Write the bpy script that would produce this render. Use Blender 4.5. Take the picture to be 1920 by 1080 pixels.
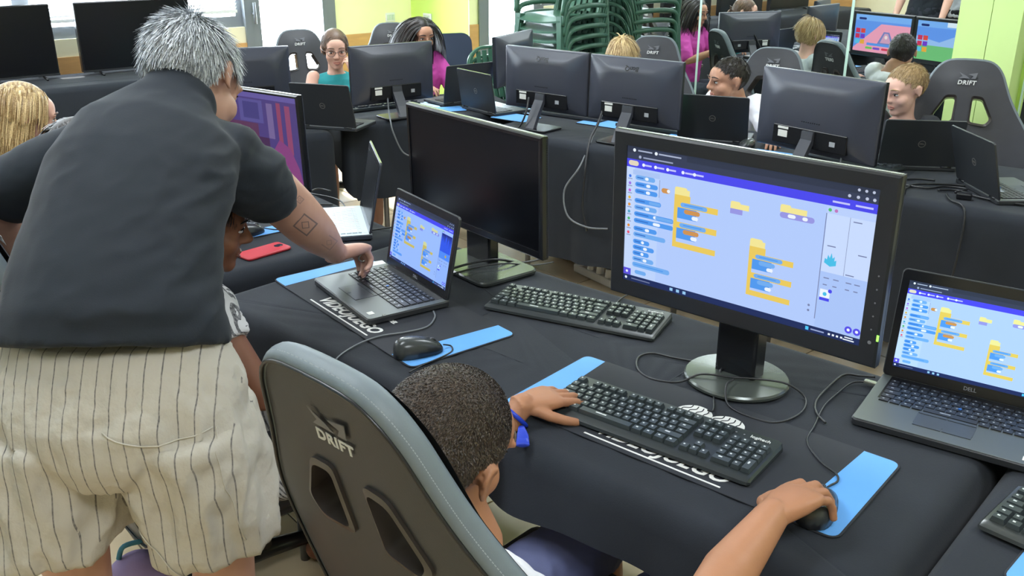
import bpy, bmesh, math, random
import numpy as np
from mathutils import Vector, Matrix, noise
from mathutils.geometry import delaunay_2d_cdt

random.seed(7); RNG = np.random.default_rng(7)
for _o in list(bpy.data.objects): bpy.data.objects.remove(_o)
SC = bpy.context.scene
COL = SC.collection
V = Vector
PI = math.pi

# ------------------------------------------------------------------ camera
cam_d = bpy.data.cameras.new('camera'); cam = bpy.data.objects.new('camera', cam_d); COL.objects.link(cam)
cam.location = (0, 0, 1.657)
cam.rotation_euler = (PI/2 - math.radians(21.23), 0, 0)
cam_d.sensor_width = 36.0; cam_d.lens = 36.0*1752/1920
cam_d.clip_start = 0.05; cam_d.clip_end = 200
SC.camera = cam

# ------------------------------------------------------------------ room frame (window wall meets mirror wall at CO)
CO = V((-0.836, 8.048, 0))
WD = V((0.769, 0.640, 0)).normalized()       # along the window wall, towards the mirror wall
MD = V((0.640, -0.769, 0)).normalized()      # along the mirror wall, towards the viewer
W_ANG = math.atan2(WD.y, WD.x); M_ANG = math.atan2(MD.y, MD.x)
CEIL = 2.75
ROOM_W = 7.6; ROOM_L = 10.2                  # across (mirror to blue wall), along
def room(s, t, z=0.0):                       # s: along window wall (<0), t: away from window wall
    p = CO + WD*s + MD*t; return V((p.x, p.y, z))

# ------------------------------------------------------------------ world, daylight, ceiling lamps, exposure
world = bpy.data.worlds.new('world'); SC.world = world; world.use_nodes = True
_bg = world.node_tree.nodes['Background']; _bg.inputs[0].default_value = (0.80, 0.91, 1.0, 1); _bg.inputs[1].default_value = 28.0
def light_panel(s, t, power, sx=1.15, sy=0.55):
    d = bpy.data.lights.new('ceiling_lamp_light', 'AREA'); d.shape = 'RECTANGLE'; d.size = sx; d.size_y = sy
    d.energy = power; d.color = (0.86, 0.94, 1.0)
    o = bpy.data.objects.new('ceiling_lamp_light', d); COL.objects.link(o)
    o.location = room(s, t, CEIL-0.055); o.rotation_euler = (0, 0, W_ANG)
    return o
LAMP_SPOTS = [(-1.5, 2.2), (-4.2, 2.2), (-1.5, 4.6), (-4.2, 4.6), (-1.5, 7.0), (-4.2, 7.0)]
LAMP_POWER = 27
for (s_, t_) in LAMP_SPOTS: light_panel(s_, t_, LAMP_POWER)
SC.view_settings.view_transform = 'Standard'
SC.view_settings.look = 'None'
SC.view_settings.exposure = 0.12
SC.view_settings.gamma = 1.0
SC.view_settings.use_curve_mapping = False

# ------------------------------------------------------------------ materials
_M = {}
def mat(name, col, rough=0.55, metal=0.0, var=0.0, scale=40.0, bump=0.0, bscale=None, spec=0.5, coat=0.0, sheen=0.0, stretch=None, sss=0.0, alpha=None):
    if name in _M: return _M[name]
    m = bpy.data.materials.new(name); m.use_nodes = True; nt = m.node_tree
    b = nt.nodes['Principled BSDF']
    b.inputs['Base Color'].default_value = (*col, 1); b.inputs['Roughness'].default_value = rough
    b.inputs['Metallic'].default_value = metal; b.inputs['Specular IOR Level'].default_value = spec
    b.inputs['Coat Weight'].default_value = coat; b.inputs['Sheen Weight'].default_value = sheen
    if sss: b.inputs['Subsurface Weight'].default_value = sss; b.inputs['Subsurface Radius'].default_value = (0.012, 0.005, 0.003)
    m.diffuse_color = (*col, 1)
    if var or bump:
        tc = nt.nodes.new('ShaderNodeTexCoord'); mp = nt.nodes.new('ShaderNodeMapping')
        if stretch: mp.inputs['Scale'].default_value = stretch
        nt.links.new(tc.outputs['Object'], mp.inputs['Vector'])
        if var:
            n = nt.nodes.new('ShaderNodeTexNoise'); n.inputs['Scale'].default_value = scale; n.inputs['Detail'].default_value = 4
            nt.links.new(mp.outputs[0], n.inputs['Vector'])
            r = nt.nodes.new('ShaderNodeValToRGB')
            r.color_ramp.elements[0].position = 0.3; r.color_ramp.elements[1].position = 0.7
            r.color_ramp.elements[0].color = (*[max(0, c*(1-var)) for c in col], 1)
            r.color_ramp.elements[1].color = (*[min(1, c*(1+var)) for c in col], 1)
            nt.links.new(n.outputs['Fac'], r.inputs[0]); nt.links.new(r.outputs[0], b.inputs['Base Color'])
        if bump:
            n2 = nt.nodes.new('ShaderNodeTexNoise'); n2.inputs['Scale'].default_value = bscale or scale*3; n2.inputs['Detail'].default_value = 3
            nt.links.new(mp.outputs[0], n2.inputs['Vector'])
            bp = nt.nodes.new('ShaderNodeBump'); bp.inputs['Strength'].default_value = bump; bp.inputs['Distance'].default_value = 0.004
            nt.links.new(n2.outputs['Fac'], bp.inputs['Height']); nt.links.new(bp.outputs[0], b.inputs['Normal'])
    _M[name] = m; return m
def emat(col, st=1.0):
    k = 'screen_%02x%02x%02x_%d' % (*[int(max(0, min(1, c))*255) for c in col], int(st*100))
    if k in _M: return _M[k]
    m = bpy.data.materials.new(k); m.use_nodes = True; b = m.node_tree.nodes['Principled BSDF']
    b.inputs['Base Color'].default_value = (0.01, 0.01, 0.012, 1); b.inputs['Roughness'].default_value = 0.35
    b.inputs['Specular IOR Level'].default_value = 0.2
    b.inputs['Emission Color'].default_value = (*col, 1); b.inputs['Emission Strength'].default_value = st
    _M[k] = m; return m
def srgb(r, g, b):
    f = lambda c: (c/255/12.92) if c/255 <= 0.04045 else ((c/255+0.055)/1.055)**2.4
    return (f(r), f(g), f(b))

# ------------------------------------------------------------------ mesh builder
def frame_of(d, hint=V((0, 0, 1))):
    d = d.normalized()
    if abs(d.dot(hint)) > 0.97: hint = V((1, 0, 0)) if abs(d.x) < 0.9 else V((0, 1, 0))
    x = hint.cross(d).normalized(); y = d.cross(x).normalized(); return x, y
class MB:
    def __init__(s): s.v = []; s.f = []; s.m = []
    def add(s, vs, fs, mi=0):
        o = len(s.v); s.v += [tuple(p) for p in vs]; s.f += [tuple(i+o for i in f) for f in fs]; s.m += [mi]*len(fs); return s
    def box(s, c, d, rot=None, mi=0):
        c = V(c); hx, hy, hz = d[0]/2, d[1]/2, d[2]/2
        vs = [V((x, y, z)) for z in (-hz, hz) for y in (-hy, hy) for x in (-hx, hx)]
        if rot is not None: vs = [rot @ p for p in vs]
        return s.add([p+c for p in vs], [(0, 2, 3, 1), (4, 5, 7, 6), (0, 1, 5, 4), (2, 6, 7, 3), (0, 4, 6, 2), (1, 3, 7, 5)], mi)
    def rbox(s, c, d, r, rot=None, seg=2, mi=0):
        bm = bmesh.new(); bmesh.ops.create_cube(bm, size=1)
        for v in bm.verts: v.co = V((v.co.x*d[0], v.co.y*d[1], v.co.z*d[2]))
        bmesh.ops.bevel(bm, geom=list(bm.edges), offset=min(r, min(d)*0.49), segments=seg, profile=0.5, affect='EDGES')
        c = V(c); bm.verts.index_update()
        vs = [(rot @ v.co if rot is not None else v.co)+c for v in bm.verts]; fs = [tuple(v.index for v in f.verts) for f in bm.faces]
        bm.free(); return s.add(vs, fs, mi)
    def prism(s, poly, z0, z1, mi=0, taper=0.0):           # poly in XY
        n = len(poly); cx = sum(p[0] for p in poly)/n; cy = sum(p[1] for p in poly)/n
        lo = [(x, y, z0) for x, y in poly]; hi = [(cx+(x-cx)*(1-taper), cy+(y-cy)*(1-taper), z1) for x, y in poly]
        fs = [tuple(range(n))[::-1], tuple(range(n, 2*n))]+[(i, (i+1) % n, n+(i+1) % n, n+i) for i in range(n)]
        return s.add(lo+hi, fs, mi)
    def rings(s, rings, mi=0, cap=True, closed=False):
        n = len(rings[0]); vs = [p for r in rings for p in r]; fs = []
        k = len(rings)
        for i in range(k if closed else k-1):
            for j in range(n):
                a, b = i*n+j, i*n+(j+1) % n; c, d = ((i+1) % k)*n+(j+1) % n, ((i+1) % k)*n+j
                fs.append((a, b, c, d))
        if cap and not closed: fs += [tuple(range(n))[::-1], tuple(range((k-1)*n, k*n))]
        return s.add(vs, fs, mi)
    def tube(s, pts, r, n=8, mi=0, cap=True):
        pts = [V(p) for p in pts]; rs = r if isinstance(r, (list, tuple)) else [r]*len(pts)
        out = []; x = None
        for i, p in enumerate(pts):
            d = (pts[min(i+1, len(pts)-1)]-pts[max(i-1, 0)])
            if d.length < 1e-9: d = V((0, 0, 1))
            d.normalize()
            if x is None: x, y = frame_of(d)
            else:
                x = (x-d*x.dot(d))
                x = x.normalized() if x.length > 1e-6 else frame_of(d)[0]
                y = d.cross(x)
            out.append([p+x*(rs[i]*math.cos(2*PI*k/n))+y*(rs[i]*math.sin(2*PI*k/n)) for k in range(n)])
        return s.rings(out, mi, cap)
    def cap_limb(s, pts, rs, n=16, mi=0):                   # limb with rounded ends
        pts = [V(p) for p in pts]; P = []; Rr = []
        d0 = (pts[0]-pts[1]).normalized(); d1 = (pts[-1]-pts[-2]).normalized()
        for a in (80, 50, 22): P.append(pts[0]+d0*rs[0]*math.sin(math.radians(a))); Rr.append(rs[0]*math.cos(math.radians(a)))
        P += pts; Rr += list(rs)
        for a in (22, 50, 80): P.append(pts[-1]+d1*rs[-1]*math.sin(math.radians(a))); Rr.append(rs[-1]*math.cos(math.radians(a)))
        return s.tube(P, Rr, n, mi)
    def sect(s, secs, n=24, mi=0, pw=2.0):                  # (centre, half axis a, half axis b)
        out = []
        for c, a, b in secs:
            c, a, b = V(c), V(a), V(b); ring = []
            for k in range(n):
                t = 2*PI*k/n; ct, st = math.cos(t), math.sin(t)
                ring.append(c+a*(math.copysign(abs(ct)**(2/pw), ct))+b*(math.copysign(abs(st)**(2/pw), st)))
            out.append(ring)
        return s.rings(out, mi)
    def ell(s, c, r, rot=None, nu=20, nv=12, mi=0):
        c = V(c); vs = []; fs = []
        r = V((r, r, r)) if isinstance(r, (int, float)) else V(r)
        P = lambda p: (rot @ p if rot is not None else p)+c
        vs.append(P(V((0, 0, r.z))))
        for i in range(1, nv):
            a = PI*i/nv
            for j in range(nu):
                b = 2*PI*j/nu; vs.append(P(V((r.x*math.sin(a)*math.cos(b), r.y*math.sin(a)*math.sin(b), r.z*math.cos(a)))))
        vs.append(P(V((0, 0, -r.z)))); L = len(vs)-1
        for j in range(nu): fs.append((0, 1+j, 1+(j+1) % nu))
        for i in range(nv-2):
            for j in range(nu):
                a = 1+i*nu; fs.append((a+j, a+nu+j, a+nu+(j+1) % nu, a+(j+1) % nu))
        a = 1+(nv-2)*nu
        for j in range(nu): fs.append((a+j, L, a+(j+1) % nu))
        return s.add(vs, fs, mi)
    def xf(s, M):
        s.v = [tuple(M @ V(p)) for p in s.v]; return s
    def mesh(s, name, mats):
        me = bpy.data.meshes.new(name); me.from_pydata(s.v, [], s.f)
        for m in (mats if isinstance(mats, (list, tuple)) else [mats]): me.materials.append(m)
        if any(s.m): me.polygons.foreach_set('material_index', s.m)
        me.update(); return me
    def build(s, name, mats, parent=None, smooth=False, world=False, angle=None):
        if world and parent is not None:
            l = parent.location; s.v = [(p[0]-l.x, p[1]-l.y, p[2]-l.z) for p in s.v]
        me = s.mesh(name, mats)
        return obj(name, me, parent, smooth, angle)
def obj(name, me, parent=None, smooth=False, angle=None):
    if smooth:
        me.polygons.foreach_set('use_smooth', [True]*len(me.polygons))
        if angle:
            try: me.set_sharp_from_angle(angle=math.radians(angle))
            except Exception: pass
    o = bpy.data.objects.new(name, me); COL.objects.link(o)
    if parent is not None: o.parent = parent
    return o
def tag(o, label, cat, group=None, kind=None):
    if label: o['label'] = label
    if cat: o['category'] = cat
    if group: o['group'] = group
    if kind: o['kind'] = kind
    return o
def thing(name, label, cat, loc=(0, 0, 0), rz=0.0, group=None):
    o = bpy.data.objects.new(name, None); COL.objects.link(o); o.empty_display_size = 0.1
    o.location = loc; o.rotation_euler = (0, 0, rz); tag(o, label, cat, group); return o
def struct(o): o['kind'] = 'structure'; return o
def copy_tree(o, parent=None):
    c = o.copy(); COL.objects.link(c)
    if parent is not None: c.parent = parent
    for ch in list(o.children): copy_tree(ch, c)
    return c
def catmull(pts, n=8, closed=False):
    pts = [V(p) for p in pts]; out = []; k = len(pts)
    for i in range(k if closed else k-1):
        if closed: p0, p1, p2, p3 = pts[(i-1) % k], pts[i], pts[(i+1) % k], pts[(i+2) % k]
        else: p0, p1, p2, p3 = pts[max(i-1, 0)], pts[i], pts[i+1], pts[min(i+2, k-1)]
        for j in range(n):
            t = j/n
            out.append(0.5*((2*p1)+(p2-p0)*t+(2*p0-5*p1+4*p2-p3)*t*t+(3*p1-p0-3*p2+p3)*t**3))
    if not closed: out.append(pts[-1])
    return out
def rrect(w, d, r, n=5):
    r = min(r, w/2-1e-5, d/2-1e-5); out = []
    for cx, cy, a0 in ((w/2-r, d/2-r, 0), (-w/2+r, d/2-r, 90), (-w/2+r, -d/2+r, 180), (w/2-r, -d/2+r, 270)):
        for k in range(n+1):
            a = math.radians(a0+90*k/n); out.append((cx+r*math.cos(a), cy+r*math.sin(a)))
    return out
def slab(mb, w, d, z0, z1, r, bev=0.001, c=(0, 0), mi=0, n=5):   # rounded-corner slab with softened edges
    L = []
    for z, i in ((z0, bev), (z0+bev, 0), (z1-bev, 0), (z1, bev)):
        L.append([V((x+c[0], y+c[1], z)) for x, y in rrect(w-2*i, d-2*i, max(r-i, 0.0005), n)])
    return mb.rings(L, mi)
_txt = {}
def text_mesh(s, size=0.02, bold=0.0, shear=0.0, extrude=0.0004, align='CENTER', space=1.0):
    k = (s, size, bold, shear, extrude, align, space)
    if k not in _txt:
        cu = bpy.data.curves.new('lettering', 'FONT'); cu.body = s; cu.size = size; cu.offset = bold; cu.shear = shear
        cu.extrude = extrude; cu.align_x = align; cu.align_y = 'CENTER'; cu.resolution_u = 3; cu.space_character = space
        o = bpy.data.objects.new('lettering', cu); COL.objects.link(o)
        dg = bpy.context.evaluated_depsgraph_get(); me = bpy.data.meshes.new_from_object(o.evaluated_get(dg))
        bpy.data.objects.remove(o); bpy.data.curves.remove(cu)
        vs = [tuple(v.co) for v in me.vertices]; fs = [tuple(p.vertices) for p in me.polygons]; bpy.data.meshes.remove(me)
        _txt[k] = (vs, fs)
    return _txt[k]
def add_text(mb, s, M, mi=0, **kw):
    vs, fs = text_mesh(s, **kw); mb.add([M @ V(p) for p in vs], fs, mi); return mb
def TRS(loc, rz=0.0, rx=0.0, ry=0.0):
    return Matrix.Translation(V(loc)) @ Matrix.Rotation(rz, 4, 'Z') @ Matrix.Rotation(rx, 4, 'X') @ Matrix.Rotation(ry, 4, 'Y')
def blob(mb, voxel=0.006, smooth=6, fac=0.5):               # one continuous skin over overlapping volumes
    me = mb.mesh('tmp', []); o = bpy.data.objects.new('tmp', me); COL.objects.link(o)
    r = o.modifiers.new('r', 'REMESH'); r.mode = 'VOXEL'; r.voxel_size = voxel
    if smooth:
        s = o.modifiers.new('s', 'SMOOTH'); s.iterations = smooth; s.factor = fac
    dg = bpy.context.evaluated_depsgraph_get(); ev = o.evaluated_get(dg); m2 = bpy.data.meshes.new_from_object(ev)
    bpy.data.objects.remove(o); bpy.data.meshes.remove(me)
    n = len(m2.vertices); co = np.empty(n*3, dtype=np.float32); m2.vertices.foreach_get('co', co)
    fs = [tuple(p.vertices) for p in m2.polygons]; bpy.data.meshes.remove(m2)
    return co.reshape(-1, 3), fs
def join_blobs(bl):
    mb = MB()
    for co, fs in bl: mb.add(co.tolist(), fs)
    return mb
sun_d = bpy.data.lights.new('sun', 'SUN'); sun_d.energy = 9.0; sun_d.angle = 0.009; sun_d.color = (1.0, 0.95, 0.86)
sun = bpy.data.objects.new('sun', sun_d); COL.objects.link(sun)
sun.rotation_euler = V((0.53, -0.85, -1.0)).to_track_quat('-Z', 'Y').to_euler()
# ================================================================== ROOM
ROOM_W = 6.7
m_cream = mat('cream_paint', srgb(240, 232, 198), 0.8, var=0.03, scale=3)
m_yellow = mat('pale_yellow_paint', srgb(248, 244, 196), 0.8, var=0.03, scale=3)
m_lime = mat('lime_paint', srgb(204, 236, 118), 0.75, var=0.03, scale=3)
m_lime2 = mat('pale_lime_paint', srgb(205, 232, 150), 0.7, var=0.03, scale=3)
m_orange = mat('orange_wainscot', srgb(206, 158, 100), 0.6, var=0.08, scale=6, stretch=(1, 1, 6))
m_white = mat('white_paint', srgb(235, 236, 234), 0.8)
m_blue_w = mat('sky_blue_paint', srgb(120, 190, 235), 0.7)
m_alu = mat('grey_window_frame', srgb(128, 134, 140), 0.45, metal=0.2)
m_tile = mat('beige_floor_tile', srgb(206, 186, 152), 0.35, var=0.10, scale=5, bump=0.05, bscale=30)
m_grout = mat('tile_grout', srgb(120, 106, 88), 0.9)
m_sheet = mat('white_plastic', srgb(230, 232, 232), 0.4)
def rbx(name, s0, s1, t0, t1, z0, z1, m, parent=None, st=True):
    mb = MB(); c = room((s0+s1)/2, (t0+t1)/2, (z0+z1)/2)
    mb.box(c, (abs(s1-s0), abs(t1-t0), z1-z0), Matrix.Rotation(W_ANG, 3, 'Z'))
    o = mb.build(name, m, parent)
    if st and parent is None: struct(o)
    return o
# note: MD is WD turned by -90 deg, so a box turned by W_ANG has its local -Y along MD
fl = rbx('floor', -ROOM_W, 0, 0, ROOM_L, -0.06, -0.006, m_grout)
TS = 0.40
tm = MB(); slab(tm, TS-0.006, TS-0.006, -0.006, 0.0, 0.003, 0.001, n=1); tile_me = tm.mesh('tile', m_tile)
cells = []
for i in range(int(ROOM_W/TS)+1):
    for j in range(int(ROOM_L/TS)+1):
        c = room(-ROOM_W+TS*(i+0.5), TS*(j+0.5))
        if -ROOM_W+TS*(i+1) > 0.01 or TS*(j+1) > ROOM_L+0.01: continue
        d = c.length + (6 if c.y < 0.6 else 0) + (3 if abs(c.x) > 0.75*c.y+0.5 else 0)
        cells.append((d, c))
cells.sort(key=lambda a: a[0])
rest = MB()
for k, (d, c) in enumerate(cells):
    if k < 290:
        t = obj('tile', tile_me, fl); t.location = c; t.rotation_euler = (0, 0, W_ANG)
    else:
        q = MB(); slab(q, TS-0.006, TS-0.006, -0.006, 0.0, 0.003, 0.001, n=1); q.xf(TRS(c, W_ANG)); rest.add(q.v, q.f)
t = rest.build('tile', m_tile, fl); t['kind'] = 'stuff'
rbx('ceiling', -ROOM_W, 0, 0, ROOM_L, CEIL, CEIL+0.06, m_white)
# window wall
ww = rbx('wall_window', -ROOM_W, -1.47, -0.2, 0, 0, 0.958, m_cream)
rbx('wall_panel', -0.72, 0.2, -0.2, 0, 0, CEIL, m_yellow, ww)
rbx('wall_header', -ROOM_W, -0.72, -0.2, 0, 2.25, CEIL, m_cream, ww)
rbx('wall_pier', -ROOM_W, -5.9, -0.2, 0, 0.958, 2.25, m_cream, ww)
rbx('trim_1', -ROOM_W, -1.47, -0.002, 0.012, 0.0, 0.845, m_orange)
rbx('trim_2', -0.72, -0.012, -0.002, 0.012, 0.0, 0.845, m_orange)
m_glass = bpy.data.materials.new('window_glass'); m_glass.use_nodes = True
_nt = m_glass.node_tree; _nt.nodes.clear()
_o = _nt.nodes.new('ShaderNodeOutputMaterial'); _mx = _nt.nodes.new('ShaderNodeMixShader'); _mx.inputs[0].default_value = 0.06
_t = _nt.nodes.new('ShaderNodeBsdfTransparent'); _g = _nt.nodes.new('ShaderNodeBsdfGlossy'); _g.inputs['Roughness'].default_value = 0.02
_nt.links.new(_t.outputs[0], _mx.inputs[1]); _nt.links.new(_g.outputs[0], _mx.inputs[2]); _nt.links.new(_mx.outputs[0], _o.inputs[0])
wn = 0
for (a, b) in ((-2.95, -1.47), (-4.43, -2.95), (-5.9, -4.43)):
    wn += 1
    w_ = rbx('window_%d' % wn, a, b, -0.12, -0.03, 0.958, 1.035, m_alu)
    rbx('window_frame', a, b, -0.12, -0.03, 2.18, 2.25, m_alu, w_)
    rbx('window_frame', a, a+0.05, -0.12, -0.03, 1.035, 2.18, m_alu, w_)
    rbx('window_frame', b-0.05, b, -0.12, -0.03, 1.035, 2.18, m_alu, w_)
    rbx('pane', a+0.05, b-0.05, -0.085, -0.080, 1.035, 2.18, m_glass, w_)
    # venetian blind hanging inside the opening
    bl = thing('venetian_blind', ['white venetian blind in the window behind the two televisions', 'white venetian blind in the middle window', 'white venetian blind in the window by the blue wall'][wn-1], 'blind', room((a+b)/2, 0.0, 0), W_ANG)
    sl = MB()
    for k in range(44):
        sl.box((0, 0.0, 1.10+k*0.0245), (b-a-0.12, 0.024, 0.0012), Matrix.Rotation(math.radians(-42), 3, 'X'))
    sl.build('slat', mat('blind_slat', srgb(238, 240, 244), 0.6), bl)['kind'] = 'stuff'
    MB().rbox((0, 0.0, 1.075), (b-a-0.12, 0.026, 0.022), 0.003).build('bottom_rail', m_sheet, bl)
    MB().rbox((0, 0.0, 2.185), (b-a-0.10, 0.032, 0.03), 0.003).build('head_rail', m_sheet, bl)
    bl.location = room((a+b)/2, 0.02, 0)
# glass door and its posts
dr = rbx('door_1', -1.47, -1.35, -0.14, 0.02, 0, 2.25, m_alu)
rbx('door_post', -0.83, -0.72, -0.14, 0.02, 0, 2.25, m_alu, dr)
rbx('door_rail', -1.35, -0.83, -0.12, 0.0, 2.16, 2.25, m_alu, dr)
rbx('door_rail', -1.35, -0.83, -0.12, 0.0, 0, 0.07, m_alu, dr)
rbx('pane', -1.35, -0.83, -0.065, -0.058, 0.07, 2.16, m_glass, dr)
hd = MB(); hp = room(-1.41, 0.06, 1.05); hd.tube([hp+V((0, 0, -0.07)), hp+V((0, 0, 0.08))], 0.011, 10); hd.tube([hp, room(-1.41, 0.0, 1.05)], 0.009, 8)
hd.build('door_handle', m_alu, dr, True)
# mirror wall, green paint, mirrors, pillar
wr = rbx('wall_right', 0, 0.2, -0.2, ROOM_L, 0, CEIL, m_lime)
rbx('wall_left', -ROOM_W-0.2, -ROOM_W, -0.2, ROOM_L, 0, CEIL, m_cream)
wb = rbx('trim_3', -ROOM_W, -ROOM_W+0.012, 0.02, ROOM_L, 0, 0.56, m_orange)
rbx('trim_4', -ROOM_W, -ROOM_W+0.006, 2.2, 5.0, 0.56, 2.4, m_blue_w)
rbx('wall_back', -ROOM_W, 0, ROOM_L, ROOM_L+0.2, 0, CEIL, m_cream)
m_mirror = mat('mirror_silver', (0.86, 0.90, 0.88), 0.0, metal=1.0)
m_mirror.node_tree.nodes['Principled BSDF'].inputs['Roughness'].default_value = 0.008
m_edge = mat('mirror_glass_edge', srgb(196, 226, 210), 0.3)
MIR = [(0.80, 1.92, 'tall frameless wall mirror next to the lime wall, nearest the window'), (1.92, 3.05, 'tall frameless wall mirror behind the stacked green chairs'),
       (3.05, 4.03, 'tall frameless wall mirror behind the boy in the white shirt'), (4.03, 4.60, 'narrow frameless wall mirror next to the pale lime pillar'),
       (4.92, 6.05, 'tall frameless wall mirror on the viewer side of the pillar'), (6.05, 7.2, 'tall frameless wall mirror furthest from the window')]
for (a, b, lab) in MIR:
    t = thing('wall_mirror', lab, 'mirror', room(0, (a+b)/2), 0)
    q = MB(); q.box(room(-0.008, (a+b)/2, 1.22), (0.006, b-a-0.012, 2.3), Matrix.Rotation(W_ANG, 3, 'Z')); q.build('mirror_glass', m_mirror, t, world=True)
    q = MB()
    for e in (a+0.004, b-0.004): q.box(room(-0.008, e, 1.22), (0.0065, 0.008, 2.3), Matrix.Rotation(W_ANG, 3, 'Z'))
    q.build('glass_edge', m_edge, t, world=True)
pl = rbx('wall_pillar', -0.10, 0.0, 4.62, 4.765, 0, CEIL, m_lime2)
rbx('pillar_panel', -0.10, 0.0, 4.768, 4.90, 0, CEIL, m_lime2, pl)
def wall_plate(lab, M, w, h):
    t = thing('switch_plate', lab, 'switch plate', M.translation, 0); t.matrix_world = M
    q = MB(); q.rbox((0, 0, 0), (w, 0.012, h), 0.003); q.build('plate', m_sheet, t)
    for k in (-1, 0, 1): MB().rbox((k*w*0.28, -0.007, 0), (w*0.24, 0.006, h*0.6), 0.002).build('rocker', mat('plate_rocker', srgb(200, 214, 200), 0.4), t)
wall_plate('pale switch plate on the yellow wall beside the glass door', TRS(room(-0.21, 0.006, 0.955), W_ANG), 0.085, 0.07)
wall_plate('white switch plate on the lime wall beside the corner', TRS(room(-0.008, 0.245, 0.955), M_ANG), 0.11, 0.07)
# ceiling lamps
m_lampw = emat((0.97, 0.99, 1.0), 3.0)
for k, (s_, t_) in enumerate(LAMP_SPOTS):
    lp = thing('ceiling_lamp', 'white recessed ceiling lamp panel, %s row from the windows, %s side' % (['first', 'second', 'third'][k//2], ['mirror', 'blue wall'][k % 2]), 'lamp', room(s_, t_, CEIL), W_ANG, 'ceiling lamp panels')
    MB().rbox((0, 0, -0.02), (1.24, 0.64, 0.04), 0.004).build('housing', m_sheet, lp)
    MB().box((0, 0, -0.043), (1.16, 0.56, 0.006)).build('diffuser', m_lampw, lp)
# portals that help the daylight find the openings
for (s0, s1, z0, z1) in ((-5.9, -1.47, 1.04, 2.18), (-1.35, -0.83, 0.08, 2.16)):
    d = bpy.data.lights.new('daylight_portal', 'AREA'); d.shape = 'RECTANGLE'; d.size = s1-s0; d.size_y = z1-z0
    d.cycles.is_portal = True
    o = bpy.data.objects.new('daylight_portal', d); COL.objects.link(o)
    o.matrix_world = TRS(room((s0+s1)/2, -0.15, (z0+z1)/2), W_ANG, -PI/2)   # faces the room
# ================================================================== TABLES AND CLOTHS
m_cloth = mat('black_tablecloth', srgb(38, 42, 49), 0.85, var=0.12, scale=6, bump=0.12, bscale=350, sheen=0.06, spec=0.25)
m_board = mat('folding_table_top', srgb(210, 208, 200), 0.5)
m_steel = mat('grey_steel', srgb(120, 122, 126), 0.35, metal=0.8)
def cloth_mesh(L, D, top, hem, seed=0, r=0.035, amp=0.022, n_long=110, n_short=48):
    # hem: dict of bottom heights for the four sides  front(-y) right(+x) back(+y) left(-x)
    rnd = random.Random(seed); ph = [rnd.uniform(0, 6.28) for _ in range(8)]
    def side(k):     # smooth blend of hem heights around the perimeter
        return hem[k]
    cr = 0.05
    per = []
    for x, y, nx, ny, sd in _peri(L, D, cr, n_long, n_short): per.append((x, y, nx, ny, sd))
    N = len(per); hs = [hem[p[4]] for p in per]
    hs = [sum(hs[(i+k) % N] for k in range(-4, 5))/9 for i in range(N)]
    rows = []
    prof = [(-0.046, 0.0), (-r, 0.0), (-r*0.55, -r*0.12), (-r*0.2, -r*0.5), (0, -r)]
    for off, dz in prof:
        rows.append([V((x+nx*off, y+ny*off, top+dz)) for (x, y, nx, ny, sd) in per])
    K = 9
    for j in range(1, K+1):
        ring = []
        for i, (x, y, nx, ny, sd) in enumerate(per):
            s = i/N*(2*L+2*D); f = j/K; drop = (top-r-hs[i])*f
            a = amp*f**0.8*min(1, drop/0.15+0.15)
            w = math.sin(s*19+ph[0]+0.6*math.sin(s*5+ph[1]))*0.55+math.sin(s*8.5+ph[2])*0.5+0.35*math.sin(s*31+ph[3])
            w = max(w, -0.35)
            ring.append(V((x+nx*(a*w+0.010*f), y+ny*(a*w+0.010*f), top-r-drop+0.006*f*math.sin(s*9+ph[4]))))
        rows.append(ring)
    mb = MB(); rows = rows[::-1]; mb.rings(rows, cap=False)
    # top: grid-ish fill by shrinking rings, with soft undulation
    last = rows[-1]; n0 = len(mb.v)-N; prev = list(range(n0, n0+N))
    for q in (0.75, 0.5, 0.25):
        o = len(mb.v)
        for i in range(N):
            p = last[i]; mb.v.append((p.x*(1-(1-q)*0.9), p.y*(1-(1-q)*0.9), top+0.0012*math.sin(i*0.7+q*9)))
        for i in range(N): mb.f.append((prev[i], prev[(i+1) % N], o+(i+1) % N, o+i)); mb.m.append(0)
        prev = list(range(o, o+N))
    mb.f.append(tuple(prev)); mb.m.append(0)
    return mb
def _peri(L, D, r, nl, ns):
    out = []
    def seg(x0, y0, x1, y1, nx, ny, n, sd):
        for k in range(n):
            t = k/n; out.append((x0+(x1-x0)*t, y0+(y1-y0)*t, nx, ny, sd))
    def arc(cx, cy, a0, sd0, sd1, n=7):
        for k in range(n):
            a = math.radians(a0+90*k/n); out.append((cx+r*math.cos(a), cy+r*math.sin(a), math.cos(a), math.sin(a), sd0 if k < n/2 else sd1))
    hx, hy = L/2, D/2
    seg(-hx+r, -hy, hx-r, -hy, 0, -1, nl, 'front'); arc(hx-r, -hy+r, -90, 'front', 'right')
    seg(hx, -hy+r, hx, hy-r, 1, 0, ns, 'right'); arc(hx-r, hy-r, 0, 'right', 'back')
    seg(hx-r, hy, -hx+r, hy, 0, 1, nl, 'back'); arc(-hx+r, hy-r, 90, 'back', 'left')
    seg(-hx, hy-r, -hx, -hy+r, -1, 0, ns, 'left'); arc(-hx+r, -hy+r, 180, 'left', 'front')
    return out
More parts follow.
